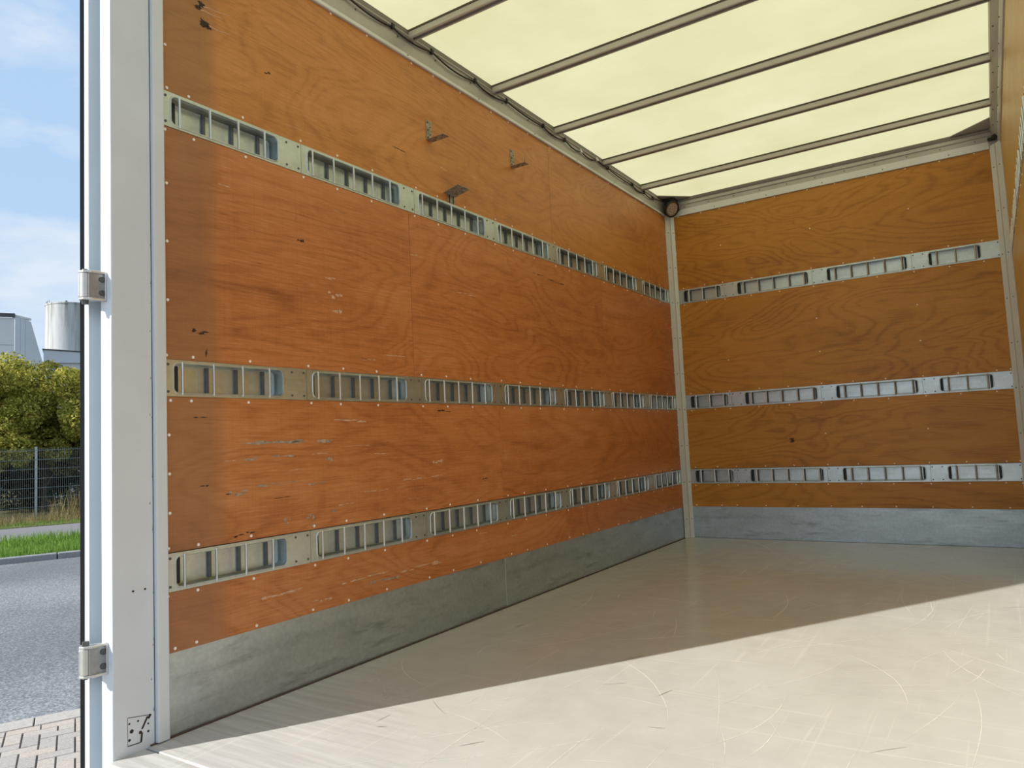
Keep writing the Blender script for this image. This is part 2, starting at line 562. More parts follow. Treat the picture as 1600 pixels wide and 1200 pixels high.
def ribbon(mb, pts, wd, z=0.0004, h=0.0003):
    n = len(pts)
    k = len(mb.v)
    for i, p in enumerate(pts):
        a = pts[max(0, i - 1)]; b = pts[min(n - 1, i + 1)]
        dx, dy = b[0] - a[0], b[1] - a[1]
        l = math.hypot(dx, dy) or 1
        t = i / (n - 1)
        ww = wd * (0.25 + 0.75 * math.sin(math.pi * t)) * 0.5
        mb.v.append((p[0] - dy / l * ww, p[1] + dx / l * ww, z))
        mb.v.append((p[0] + dy / l * ww, p[1] - dx / l * ww, z))
    for i in range(n - 1):
        a = k + 2 * i
        mb.f.append((a, a + 1, a + 3, a + 2))


def scratches(n, wmin, wmax, lmin, lmax, seed, lo=(0.25, 0.0), hi=(2.4, 4.4)):
    rr = random.Random(seed)
    mb = MB()
    for _ in range(n):
        x = rr.uniform(lo[0], hi[0]); y = lo[1] + (hi[1] - lo[1]) * rr.random() ** 1.7
        a = rr.choice([rr.gauss(0.9, 0.5), rr.gauss(0.9, 0.5), rr.uniform(0, math.pi)])
        ln = rr.uniform(lmin, lmax); cv = rr.gauss(0, 0.9)
        pts = []
        for i in range(9):
            pts.append((x, y))
            a += cv * ln / 9 * rr.uniform(0.4, 1.6)
            x += math.cos(a) * ln / 8; y += math.sin(a) * ln / 8
        if any(px < 0.03 or px > W - 0.03 or py < -0.05 or py > L - 0.05 for px, py in pts):
            continue
        ribbon(mb, pts, rr.uniform(wmin, wmax))
    return mb


tag(scratches(190, 0.0008, 0.0022, 0.08, 0.7, 3).build('pale_scratches', M['scratch_pale'], fl), kind='stuff')
tag(scratches(34, 0.0014, 0.0040, 0.03, 0.18, 5).build('dark_scratches', M['scratch_dark'], fl), kind='stuff')


# ---- walls: core + plywood panels + kick plates
def core(name, label, b):
    o = MB().box(*b).build(name, M['white'])
    return tag(o, label, 'wall', kind='structure')


wall_left = core('wall_left', 'left side wall of red-brown plywood panels between steel rails', (-0.085, -0.056, -0.04, L + 0.08, -0.15, 2.96))
wall_back = core('wall_back', 'end wall of dark red-brown plywood panels between steel rails', (-0.056, W + 0.056, L + 0.056, L + 0.085, -0.15, 2.96))
wall_right = core('wall_right', 'right side wall of pale plywood seen at a glancing angle', (W + 0.056, W + 0.085, -0.04, L + 0.08, -0.15, 2.96))

FR = {'left': ((0.0, 0.0, 0.0), HALF), 'back': ((0.0, L, 0.0), 0.0), 'right': ((W, L, 0.0), -HALF)}


def place(side, u, v, out=0.0):
    """wall coordinates -> world: u along, v up, out into the room"""
    (ox, oy, oz), a = FR[side]
    p = Vector((u, -out, v))
    return Vector((ox, oy, oz)) + Matrix.Rotation(a, 3, 'Z') @ p


def panel(side, wall, u0, u1, v0, v1, mat, thick=0.012, proud=0.0, name='plywood_panel', g=0.0012):
    mb = MB().box(g, u1 - u0 - g, -proud, thick, g * 0.3, v1 - v0 - g * 0.3)
    o = mb.build(name, mat, wall, place(side, u0, v0), bevel=0.0012, rot=(0, 0, FR[side][1]), seg=1)
    return o


def screw_row(side, wall, pts, mat, r=0.0050, name='screw_heads', proud=0.0):
    mb = MB()
    a = FR[side][1]
    for u, v in pts:
        c = [(u + r * math.cos(t), -0.0016 - proud, v + r * math.sin(t)) for t in [k * math.pi / 4 for k in range(8)]]
        c2 = [(u + 0.45 * r * math.cos(t), -0.0008 - proud, v + 0.45 * r * math.sin(t)) for t in [k * math.pi / 4 for k in range(8)]]
        b = [(u + 1.1 * r * math.cos(t), 0.0004 - proud, v + 1.1 * r * math.sin(t)) for t in [k * math.pi / 4 for k in range(8)]]
        fs = [(i, (i + 1) % 8, (i + 1) % 8 + 8, i + 8) for i in range(8)] + [(i + 16, (i + 1) % 8 + 16, (i + 1) % 8, i) for i in range(8)] + [tuple(range(8, 16))]
        mb.add(c + c2 + b, fs)
    o = mb.build(name, mat, wall, FR[side][0], rot=(0, 0, a))
    return tag(o, kind='stuff')


rows = {'left': [(ZK, R3[0], [2.626]), (R3[1], R2[0], [1.939]), (R2[1], R1[0], [1.243, 3.30]), (R1[1], ZT, [2.628])],
        'back': [(ZK, R3[0], []), (R3[1], R2[0], []), (R2[1], R1[0], []), (R1[1], ZT, [])],
        'right': [(ZK, R3[0], [2.1]), (R3[1], R2[0], [2.78]), (R2[1], R1[0], [1.42, 3.47]), (R1[1], ZT, [2.1])]}
ends = {'left': (0.0, 4.655), 'back': (0.045, 2.42), 'right': (0.06, L)}
for side, wall, mat in (('left', wall_left, M['ply_left']), ('back', wall_back, M['ply_back']), ('right', wall_right, M['ply_right'])):
    a, b = ends[side]
    sc = []
    rr = random.Random(side)
    for (z0, z1, seams) in rows[side]:
        cuts = [a] + seams + [b]
        for i in range(len(cuts) - 1):
            panel(side, wall, cuts[i], cuts[i + 1], z0, z1, M['ply_left_top'] if (side == 'left' and z0 > 2) else mat)
        if side == 'back':
            us = [0.10, 0.30, 0.45, 0.68, 0.91, 1.158, 1.38, 1.61, 1.853, 2.08, 2.30, 2.39]
        else:
            us = [0.014, 0.105, 0.33] + [q + d for q in (0.591, 1.285, 1.970, 2.650, 3.335, 4.020) for d in (0.012, 0.19, 0.41)]
            us = us if side == 'left' else [L - q for q in us]
        for zz in (z0 + 0.013, z1 - 0.013):
            for u in us:
                sc.append((u + rr.uniform(-0.012, 0.012), zz + rr.uniform(-0.002, 0.002)))
        for k in range(1, 4):
            zz = z0 + (z1 - z0) * k / 4
            if z1 - z0 > 0.3:
                sc.append((a + 0.012, zz)); sc.append((b - 0.02, zz))
    if side == 'back':
        sc += [(1.164, 1.739), (1.168, 1.475), (1.861, 1.747), (1.86, 1.481), (1.162, 0.834), (1.858, 0.835), (1.166, 2.459), (1.86, 2.469), (0.45, 2.46), (0.45, 1.48)]
    screw_row(side, wall, sc, M['screw'])

# galvanised kick plates along the foot of the walls
bl = empty('baseboard_left', (0, 0, 0)); tag(bl, 'grey galvanised kick plate along the foot of the left wall', 'kick plate', kind='structure')
bb = empty('baseboard_back', (0, L, 0)); tag(bb, 'bluish galvanised kick plate along the foot of the end wall', 'kick plate', kind='structure')
br = empty('baseboard_right', (W, 0, 0)); tag(br, 'galvanised kick plate along the foot of the right wall', 'kick plate', kind='structure')
for side, root, cuts in (('left', bl, [0.0, 1.934, 4.655]), ('back', bb, [0.045, 2.42]), ('right', br, [0.06, 2.78, L])):
    for i in range(len(cuts) - 1):
        p = panel(side, None, cuts[i], cuts[i + 1], 0.0, ZK + 0.004, M['steel_kick'], thick=0.009, proud=-0.004, name='kick_plate', g=0.0005)
        p.parent = root
        p.location = p.location - root.location

# rusty sealant line between floor and left wall
tag(MB().box(0.0, 0.006, -0.06, 4.66, 0.0, 0.004).build('sealant_line', M['joint'], bl), kind=None)


# ---- lashing rails
def rrect(x0, x1, z0, z1, r, n=6):
    pts = []
    for cx, cz, a0 in ((x1 - r, z1 - r, 0), (x0 + r, z1 - r, 90), (x0 + r, z0 + r, 180), (x1 - r, z0 + r, 270)):
        for i in range(n + 1):
            t = math.radians(a0 + 90 * i / n)
            pts.append((cx + r * math.cos(t), cz + r * math.sin(t)))
    return pts


SEC = {}
RH = R1[1] - R1[0]


def section_mesh(ln, s0, s1):
    key = (round(ln, 3), round(s0, 3), round(s1, 3))
    if key in SEC:
        return SEC[key]
    mb = MB()
    n = 6
    z0, z1 = 0.012, RH - 0.012
    base = 0.018

    def loop(off, y):
        return [(x, y, z) for x, z in rrect(s0 - off, s1 + off, z0 - off, z1 + off, base + off, n)]
    prof = [(0.005, -0.002), (0.003, -0.0046), (0.000, -0.0046), (-0.002, -0.001), (-0.0025, 0.008), (0.002, 0.014), (0.002, 0.0545), (-0.0055, 0.0545), (-0.0055, 0.042)]
    loops = [loop(o, y) for o, y in prof]
    m = len(loops[0])
    k0 = len(mb.v)
    for lp in loops:
        mb.v += lp
    for i in range(len(loops) - 1):
        for j in range(m):
            a = k0 + i * m + j; b = k0 + i * m + (j + 1) % m
            mb.f.append((a, b, b + m, a + m))
    mb.f.append(tuple(k0 + (len(loops) - 1) * m + j for j in range(m)))
    # face plate around the slot
    g = 0.0008
    oc = [(ln - g, -0.002, RH), (g, -0.002, RH), (g, -0.002, 0.0), (ln - g, -0.002, 0.0)]
    ko = len(mb.v)
    mb.v += oc
    mb.v += [(x, 0.006, z) for x, y, z in oc]
    per = n + 1
    for c in range(4):
        for i in range(n):
            mb.f.append((k0 + c * per + i, ko + c, k0 + c * per + i + 1))
        nx = (c + 1) % 4
        mb.f.append((k0 + c * per + n, ko + c, ko + nx, k0 + nx * per))
        mb.f.append((ko + c, ko + nx, ko + 4 + nx, ko + 4 + c))
    me = mb.mesh('rail_section', M['steel'], smooth=True)
    SEC[key] = me
    return me


bar_mb = MB()
bar_mb.tube([(0, -0.0035, 0.006), (0, -0.0035, RH - 0.006)], 0.0042, 8)
nfront = len(bar_mb.f)
bar_mb.box(-0.0060, 0.0060, 0.034, 0.0425, 0.016, RH - 0.016)  # dark strip on the slot back, painting the bar's shadow
END_SHADE = MB().prism(rrect(0.0, 0.016, 0.017, RH - 0.017, 0.006, 4), 1, 0.030, 0.0425).mesh('end_shade', M['slot_shade'])  # dark piece added to paint the shade at a slot end
BAR = bar_mb.mesh('bar', [M['steel_bar'], M['bar_shade']], smooth=True)
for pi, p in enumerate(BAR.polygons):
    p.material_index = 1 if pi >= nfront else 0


def screws_mesh(pts):
    mb = MB()
    for x, z in pts:
        mb.tube([(x, -0.0018, z), (x, -0.0042, z)], [0.005, 0.0042], 8)
    return mb.mesh('screw_heads', M['screw_dark'])


SIDE_SECS = [(-0.002, 0.591, 0.030, 0.475, [0.060, 0.178, 0.296, 0.413])]
for s in (0.591, 1.285, 1.970, 2.650, 3.335):
    e = {0.591: 1.285, 1.285: 1.970, 1.970: 2.650, 2.650: 3.335, 3.335: 4.020}[s]
    SIDE_SECS.append((s, e, s + 0.034, s + 0.588, [s + 0.060 + 0.1160 * k for k in range(5)]))
SIDE_SECS.append((4.020, 4.655, 4.052, 4.600, [4.080 + 0.116 * k for k in range(5)]))
BACK_SECS = [(0.045, 0.454, 0.101, 0.422, [0.150, 0.267, 0.386]),
             (0.454, 1.155, 0.566, 1.124, [0.616, 0.736, 0.855, 0.977, 1.095]),
             (1.155, 1.850, 1.265, 1.818, [1.323, 1.437, 1.552, 1.669, 1.786]),
             (1.850, 2.415, 1.960, 2.280, [2.011, 2.128, 2.250])]
RIGHT_SECS = [(L - e, L - s, L - b1, L - b0, [L - q for q in bars]) for (s, e, b0, b1, bars) in SIDE_SECS]
names = {'left': 'left side wall', 'back': 'end wall', 'right': 'pale right side wall'}
for side, secs in (('left', SIDE_SECS), ('back', BACK_SECS), ('right', RIGHT_SECS)):
    for (z0, z1), which in ((R1, 'top'), (R2, 'middle'), (R3, 'bottom')):
        root = empty('lashing_rail', place(side, secs[0][0], z0), (0, 0, FR[side][1]))
        tag(root, '%s galvanised lashing rail with barred slots on the %s' % (which, names[side]), 'rail',
            'lashing rails on the walls')
        u_base = secs[0][0]
        for (s, e, b0, b1, bars) in secs:
            sec = link('rail_section', section_mesh(e - s, b0 - s, b1 - s), root, (s - u_base, 0, 0))
            for q in bars:
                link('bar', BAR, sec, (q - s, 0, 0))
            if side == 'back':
                link('end_shade', END_SHADE, sec, (b0 - s + 0.001, 0, 0))
                link('end_shade', END_SHADE, sec, (b1 - s - 0.017, 0, 0))
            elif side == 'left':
                link('end_shade', END_SHADE, sec, (b0 - s + 0.019, 0, 0))
            pts = [(e - s - 0.014, 0.016), (e - s - 0.014, RH - 0.016)]
            pts += [(e - s - 0.072, 0.016), (e - s - 0.072, RH - 0.016)] if (e - b1) > 0.08 else []
            if s == secs[0][0]:
                pts += [(0.012, 0.016), (0.012, RH - 0.016)]
            if side == 'back' and (b0 - s) > 0.08:
                pts = [(0.012, 0.016), (0.012, RH - 0.016), (0.075, 0.016), (0.075, RH - 0.016)]
                if e == secs[-1][1]:
                    pts += [(e - s - 0.03, 0.016), (e - s - 0.03, RH - 0.016)]
            tag(link('screw_heads', screws_mesh(pts), sec), kind='stuff')

# ---- scuffs, stains and holes on the plywood


def blob(mb, u, v, ru, rv, seed, n=18, jag=0.35, z=0.0006, tilt=0.0):
    rr = random.Random(seed)
    pts = []
    for i in range(n):
        t = 2 * math.pi * i / n
        k = 1 + rr.uniform(-jag, jag)
        du, dv = ru * k * math.cos(t), rv * k * math.sin(t)
        pts.append((u + du * math.cos(tilt) - dv * math.sin(tilt), -z, v + du * math.sin(tilt) + dv * math.cos(tilt)))
    k = len(mb.v)
    mb.v.append((u, -z, v)); mb.v += pts
    mb.f += [(k, k + 1 + i, k + 1 + (i + 1) % n) for i in range(n)]


grey, pale, dark = MB(), MB(), MB()


def streak(mb, u0, u1, v, h, seed, parts=5, tilt=0.0):
    rr = random.Random(seed)
    for k in range(parts):
        t = (k + 0.5) / parts + rr.uniform(-0.06, 0.06)
        blob(mb, u0 + (u1 - u0) * t, v + rr.uniform(-h, h) * 0.8 + (u1 - u0) * t * math.tan(tilt), (u1 - u0) / parts * rr.uniform(0.3, 0.75), h * rr.uniform(0.25, 0.8), seed * 31 + k, jag=0.45, tilt=tilt)


for i, a in enumerate([(0.34, 0.70, 0.925, 0.010, 4), (0.30, 0.36, 0.868, 0.006, 2), (0.42, 0.52, 0.872, 0.007, 2), (0.346, 0.475, 0.768, 0.006, 4), (0.49, 0.54, 0.77, 0.004, 2),
                       (0.583, 0.682, 0.756, 0.005, 3), (0.22, 0.318, 0.749, 0.007, 3), (0.69, 0.72, 0.85, 0.012, 2), (0.47, 0.50, 0.624, 0.014, 3), (0.575, 0.615, 0.628, 0.012, 3), (0.60, 0.625, 0.600, 0.012, 2),
                       (0.71, 0.735, 0.642, 0.008, 2), (0.90, 1.10, 0.315, 0.008, 4)]):
    streak(grey, *a[:4], 100 + i, a[4])
for i, a in enumerate([(0.222, 0.264, 0.866, 0.004, 2), (0.611, 0.69, 0.873, 0.004, 4), (0.50, 0.54, 0.815, 0.003, 2), (0.743, 0.90, 1.005, 0.006, 4), (0.80, 0.93, 0.90, 0.0025, 3), (0.96, 1.02, 0.86, 0.003, 2),
                       (0.75, 0.83, 0.66, 0.003, 3), (0.9, 1.05, 0.70, 0.003, 4), (1.35, 1.43, 0.80, 0.010, 4), (1.34, 1.42, 0.74, 0.005, 3), (1.15, 1.28, 0.735, 0.004, 3), (0.35, 0.55, 0.36, 0.006, 5), (0.6, 0.7, 0.30, 0.006, 4), (0.75, 1.02, 0.345, 0.006, 6),
                       (1.1, 1.4, 0.33, 0.007, 6), (0.72, 0.80, 1.53, 0.012, 4), (0.74, 0.79, 1.46, 0.010, 3), (0.70, 0.76, 1.60, 0.006, 3), (1.25, 1.33, 1.80, 0.004, 3), (0.20, 0.26, 1.86, 0.003, 2), (0.5, 0.66, 2.19, 0.003, 3), (1.6, 1.75, 1.67, 0.004, 3),
                       (0.9, 1.0, 1.27, 0.004, 3), (1.05, 1.18, 1.30, 0.003, 3), (1.7, 1.78, 0.42, 0.004, 3), (2.0, 2.05, 0.37, 0.004, 2), (1.5, 1.56, 2.30, 0.006, 2), (1.9, 1.97, 2.26, 0.003, 2), (1.75, 1.83, 2.33, 0.004, 2)]):
    streak(pale, *a[:4], 200 + i, a[4])
for i, a in enumerate([(0.095, 0.149, 1.018, 0.004, 2), (0.121, 0.158, 0.783, 0.003, 2), (0.22, 0.24, 0.748, 0.004, 1), (0.10, 0.16, 1.310, 0.008, 3), (0.15, 0.156, 1.24, 0.02, 2), (0.43, 0.50, 0.715, 0.003, 2), (1.40, 1.50, 1.052, 0.006, 3),
                       (1.15, 1.24, 2.30, 0.003, 2), (0.30, 0.335, 0.604, 0.003, 2), (0.25, 0.29, 0.60, 0.004, 2), (0.42, 0.45, 2.365, 0.006, 2), (0.56, 0.60, 1.73, 0.008, 3), (2.35, 2.5, 1.90, 0.004, 3), (2.55, 2.75, 1.885, 0.004, 3), (1.75, 1.80, 0.70, 0.004, 2)]):
    streak(dark, *a[:4], 300 + i, a[4])
# torn screw holes near the door, with pale splinter lines
for (u, v, ru, rv) in [(0.151, 2.506, 0.012, 0.014), (0.141, 2.489, 0.014, 0.006), (0.160, 2.438, 0.018, 0.013), (0.178, 2.432, 0.012, 0.007)]:
    blob(dark, u, v, ru, rv, int(u * 9999), jag=0.5, z=0.0009)
for (u0, v0, u1, v1) in [(0.16, 2.502, 0.267, 2.518), (0.15, 2.485, 0.240, 2.492), (0.17, 2.437, 0.266, 2.443)]:
    n = 10
    mbv = []
    for k in range(n):
        t = k / (n - 1)
        mbv.append((u0 + (u1 - u0) * t, v0 + (v1 - v0) * t + 0.0015 * math.sin(9 * t)))
    k0 = len(pale.v)
    for k, (u, v) in enumerate(mbv):
        hw = 0.0022 * (1 - 0.7 * k / n)
        pale.v += [(u, -0.0007, v + hw), (u, -0.0007, v - hw)]
    pale.f += [(k0 + 2 * k, k0 + 2 * k + 1, k0 + 2 * k + 3, k0 + 2 * k + 2) for k in range(n - 1)]
for mb, nm, mt in ((grey, 'grey_scuffs', 'scuff_grey'), (pale, 'pale_scuffs', 'scuff_pale'), (dark, 'dark_marks', 'scuff_dark')):
    tag(mb.build(nm, M[mt], wall_left, (0, 0, 0), rot=(0, 0, HALF)), kind='stuff')
mb = MB()
for i in range(5):
    blob(mb, 0.905 + 0.006 * (i % 3), 0.775 + 0.007 * i, 0.016, 0.004, 500 + i, jag=0.5)
tag(mb.build('dark_marks', M['scuff_dark'], wall_back, FR['back'][0]), kind='stuff')

# ---- trims: corner posts, upper side rails, door post
# rear left door post with a stepped white profile
post = MB().prism([(-0.062, REAR), (0.0, REAR), (0.0, -0.045), (-0.004, -0.045), (-0.004, -0.0405), (-0.062, -0.0405)], 2, -0.15, 2.96).build('trim_1', M['alu'], bevel=0.0015, seg=1)
tag(post, 'grey white door post at the open end of the left wall', 'post', kind='structure')
rear = MB().box(-0.060, -0.001, REAR - 0.0025, REAR - 0.0002, -0.16, 2.96).build('rear_face', M['white'], post)
rear['label'] = 'bright white outer face of the post'
strip = MB().prism([(0.0, -0.0425), (0.0125, -0.041), (0.0135, -0.036), (0.0135, -0.004), (0.011, -0.001), (0.0, -0.001)], 2, 0.004, 2.80).build('cover_strip', M['alu'], post)
# old plate mark and screw holes at the foot of the post
mb = MB()
for (y, z, r) in [(-0.111, 0.48, 0.0035), (-0.073, 0.48, 0.0035), (-0.125, 0.088, 0.003), (-0.098, 0.088, 0.003), (-0.118, 0.064, 0.006), (-0.125, 0.04, 0.004), (-0.091, 0.052, 0.005), (-0.066, 0.070, 0.003), (-0.066, 0.047, 0.0035)]:
    mb.tube([(0.0, y, z), (0.0008, y, z)], r, 10)
for (y0, z0, y1, z1, wd) in [(-0.130, 0.107, -0.057, 0.094, 0.0018), (-0.130, 0.107, -0.130, 0.022, 0.001), (-0.130, 0.024, -0.090, 0.022, 0.0028), (-0.089, 0.022, -0.086, 0.05, 0.006), (-0.086, 0.06, -0.068, 0.092, 0.006), (-0.066, 0.085, -0.058, 0.096, 0.008)]:
    d = Vector((0, y1 - y0, z1 - z0)); nn = Vector((0, -d.z, d.y)).normalized() * wd * 0.5
    a, b = Vector((0.0006, y0, z0)), Vector((0.0006, y1, z1))
    mb.add([a + nn, a - nn, b - nn, b + nn], [(0, 1, 2, 3)])
tag(mb.build('old_plate_marks', M['scuff_dark'], post), kind='stuff')
# chipped paint on the post edge
mb = MB()
rr = random.Random(11)
for k in range(16):
    z = rr.uniform(0.1, 2.4)
    y = -0.046 - rr.random() ** 2 * 0.008
    mb.add([(0.0005, y, z), (0.0005, y - rr.uniform(0.001, 0.0025), z + rr.uniform(0, 0.004)), (0.0005, y, z + rr.uniform(0.004, 0.014))], [(0, 1, 2)])
tag(mb.build('paint_chips', M['scuff_dark'], post), kind='stuff')

post_r = MB().prism([(W, REAR), (W + 0.062, REAR), (W + 0.062, -0.0405), (W, -0.0405)], 2, -0.15, 2.96).build('trim_2', M['alu'])
tag(post_r, 'grey white door post at the open end of the right wall', 'post', kind='structure')
head = MB().box(-0.062, W + 0.062, REAR, -0.0405, 2.80, 2.958).build('trim_3', M['alu'])
tag(head, 'grey white header beam over the open end', 'beam', kind='structure')


def corner(name, label, pts, groove, sx):
    o = MB().prism(pts, 2, 0.0, ZT + 0.015).build(name, M['alu'], bevel=0.0008, seg=1)
    tag(o, label, 'corner trim', kind='structure')
    MB().prism(groove, 2, 0.002, ZT + 0.012).build('groove', M['alu_dark'], o)
    mb = MB()
    for k in range(9):
        z = 0.16 + 0.31 * k
        for c in sx:
            c0 = Vector((c[0], c[1], z)); d = Vector((c[2], c[3], 0)).normalized()
            mb.tube([c0, c0 + d * 0.002], 0.0045, 8)
    tag(mb.build('screw_heads', M['screw_dark'], o), kind='stuff')
    return o


corner('trim_4', 'grey white trim in the far left corner of the load box',
       [(0.0, 4.64), (0.006, 4.638), (0.030, 4.683), (0.0315, 4.6865), (0.0335, 4.6885), (0.058, 4.712), (0.058, L + 0.005), (0.0, L + 0.005)],
       [(0.0295, 4.6825), (0.0315, 4.6825), (0.0345, 4.6875), (0.0345, 4.6895), (0.0285, 4.6895)],
       [(0.017, 4.6595, 1, -0.6), (0.047, 4.7015, 0.6, -1)])
corner('trim_5', 'grey white trim in the far right corner of the load box',
       [(W, 4.62), (W - 0.006, 4.618), (W - 0.034, 4.668), (W - 0.036, 4.672), (W - 0.0385, 4.6745), (W - 0.067, 4.712), (W - 0.067, L + 0.005), (W, L + 0.005)],
       [(W - 0.0335, 4.667), (W - 0.0355, 4.667), (W - 0.039, 4.6735), (W - 0.039, 4.676), (W - 0.033, 4.676)],
       [(W - 0.020, 4.643, -1, -0.6), (W - 0.053, 4.6935, -0.7, -1)])

# upper side rail, left: lip, wide face, ledge, shadow recess
prof = [(-0.075, 2.775), (0.004, 2.780), (0.011, 2.786), (0.012, 2.800), (0.004, 2.806), (0.0025, 2.845), (0.004, 2.890), (0.013, 2.896), (0.013, 2.901), (0.001, 2.905), (0.006, 2.929), (-0.075, 2.931)]
o = MB().prism(prof, 1, REAR + 0.05, L + 0.02).build('trim_6', M['rail_grey'], bevel=0.0008, seg=1)
tag(o, 'grey metal rail where the left wall meets the roof', 'roof rail', kind='structure')
MB().box(0.0015, 0.0085, REAR + 0.06, L, 2.9035, 2.9305).build('dark_strip', M['strip_dark'], o)  # dark strip painting the shade of the recess below the roof
MB().box(0.004, 0.0135, REAR + 0.06, 4.62, 2.7815, 2.7995).build('lower_lip', M['alu'], o, bevel=0.002, seg=1)
mb = MB(); rr = random.Random(4)
for k in range(16):
    y = 0.35 + 0.29 * k + rr.uniform(-0.02, 0.02)
    mb.tube([(0.002, y, 2.865), (0.0065, y, 2.865)], 0.0045, 8)
    if k % 2:
        mb.tube([(0.010, y + 0.06, 2.793), (0.0145, y + 0.06, 2.793)], 0.004, 8)
tag(mb.build('screw_heads', M['screw_dark'], o), kind='stuff')
profb = [(L + 0.07, 2.775), (L - 0.004, 2.780), (L - 0.010, 2.785), (L - 0.010, 2.836), (L - 0.004, 2.840), (L - 0.004, 2.872), (L - 0.014, 2.876), (L - 0.014, 2.900), (L - 0.006, 2.905), (L - 0.022, 2.912), (L - 0.022, 2.930), (L + 0.07, 2.931)]
o = MB().prism(profb, 0, 0.0, W).build('trim_7', M['rail_grey'], bevel=0.0008, seg=1)
tag(o, 'ridged grey metal rail along the top of the end wall', 'roof rail', kind='structure')
MB().box(0.06, W - 0.07, L - 0.0125, L - 0.004, 2.7815, 2.8355).build('lower_lip', M['alu'], o, bevel=0.001, seg=1)
MB().box(0.01, W - 0.06, L - 0.024, L - 0.004, 2.9125, 2.9305).build('dark_strip', M['strip_dark'], o)
mb = MB()
for k in range(11):
    x = 0.16 + 0.215 * k
    mb.tube([(x, L - 0.003, 2.856), (x, L - 0.0075, 2.856)], 0.0045, 8)
    if k % 2:
        mb.tube([(x + 0.05, L - 0.009, 2.80), (x + 0.05, L - 0.0135, 2.80)], 0.0045, 8)
tag(mb.build('screw_heads', M['screw_dark'], o), kind='stuff')
profr = [(W + 0.07, 2.775), (W, 2.782), (W - 0.008, 2.788), (W - 0.016, 2.812), (W - 0.018, 2.850), (W - 0.024, 2.858), (W - 0.052, 2.896), (W - 0.056, 2.931), (W + 0.07, 2.931)]
o = MB().prism(profr, 1, REAR + 0.05, L + 0.02).build('trim_8', M['alu_dark'], bevel=0.0008, seg=1)
tag(o, 'grey metal rail where the right wall meets the roof', 'roof rail', kind='structure')
mb = MB()
for k in range(15):
    y = 0.3 + 0.3 * k
    mb.tube([(W - 0.038, y, 2.878), (W - 0.042, y, 2.8745)], 0.004, 8)
    mb.tube([(W - 0.0165, y + 0.12, 2.83), (W - 0.0205, y + 0.12, 2.83)], 0.004, 8)
tag(mb.build('screw_heads', M['screw_dark'], o), kind='stuff')

# ---- ceiling: translucent sheet on cross beams
nx, ny = 14, 40
vs, fs = [], []
for j in range(ny + 1):
    for i in range(nx + 1):
        x = -0.08 + (W + 0.16) * i / nx
        y = REAR + (L + 0.20 - 0.0) * j / ny
        edge = min(i, nx - i) / nx
        z = ZR + 0.0012 + 0.004 * min(1, edge * 4) * (0.5 + 0.5 * math.sin(x * 5.1 + 1.3 * math.sin(y * 2.2)))
        vs.append((x, y, z))
for j in range(ny):
    for i in range(nx):
        a = j * (nx + 1) + i
        fs.append((a, a + 1, a + nx + 2, a + nx + 1))
ceil = MB().add(vs, fs).build('ceiling', M['roof'], smooth=True)
tag(ceil, 'cream translucent roof sheet glowing with daylight', 'roof', kind='structure')
beam_me = MB().prism([(0.0, 2.930), (0.0, 2.894), (0.003, 2.890), (0.012, 2.890), (0.012, 2.893), (0.004, 2.895), (0.004, 2.921), (0.041, 2.921), (0.041, 2.895), (0.033, 2.893), (0.033, 2.890), (0.042, 2.890), (0.045, 2.894), (0.045, 2.930)],
                      0, 0.002, W - 0.05).mesh('roof_beam', M['beam'])
gap_me = MB().box(0.002, W - 0.052, -0.0025, 0.046, 2.9215, 2.9315).mesh('gap_shade_strip', M['gap_shade'])  # dark strip painting the gap shadow between beam and roof sheet
for y in (-0.02 + 0.59, 1.283, 2.003, 2.716, 3.434, 4.134):
    bo = link('roof_beam', beam_me, ceil, (0, y, 0))
    link('gap_shade_strip', gap_me, bo)
gus = MB().add([(0.0, L - 0.25, 2.925), (0.26, L, 2.925), (0.0, L, 2.925), (0.0, L - 0.25, 2.930), (0.26, L, 2.930), (0.0, L, 2.930)],
               [(0, 1, 2), (3, 5, 4), (0, 3, 4, 1), (1, 4, 5, 2), (2, 5, 3, 0)])
gus.build('corner_gusset', M['alu_dark'], ceil)
gus = MB().add([(W - 0.04, L - 0.25, 2.925), (W - 0.33, L, 2.925), (W - 0.04, L, 2.925), (W - 0.04, L - 0.25, 2.930), (W - 0.33, L, 2.930), (W - 0.04, L, 2.930)],
               [(0, 2, 1), (3, 4, 5), (0, 1, 4, 3), (1, 2, 5, 4), (2, 0, 3, 5)])
gus.build('corner_gusset', M['alu_dark'], ceil)

# ---- folded-back door and its hinges
door = MB().box(-0.128, -0.100, -0.190, 1.02, -0.13, 2.90).build('door_1', M['door_skin'], bevel=0.002, seg=1)
tag(door, 'white rear door folded back along the outside of the left wall', 'door', kind='structure')
MB().prism([(-0.139, -0.199), (-0.131, -0.203), (-0.124, -0.1905), (-0.124, -0.150), (-0.139, -0.150)], 2, -0.15, 2.92).build('rubber_seal', M['black'], door)['label'] = 'black rubber seal'
MB().box(-0.1285, -0.0995, -0.1925, -0.1895, -0.13, 2.90).build('edge_profile', M['alu'], door)


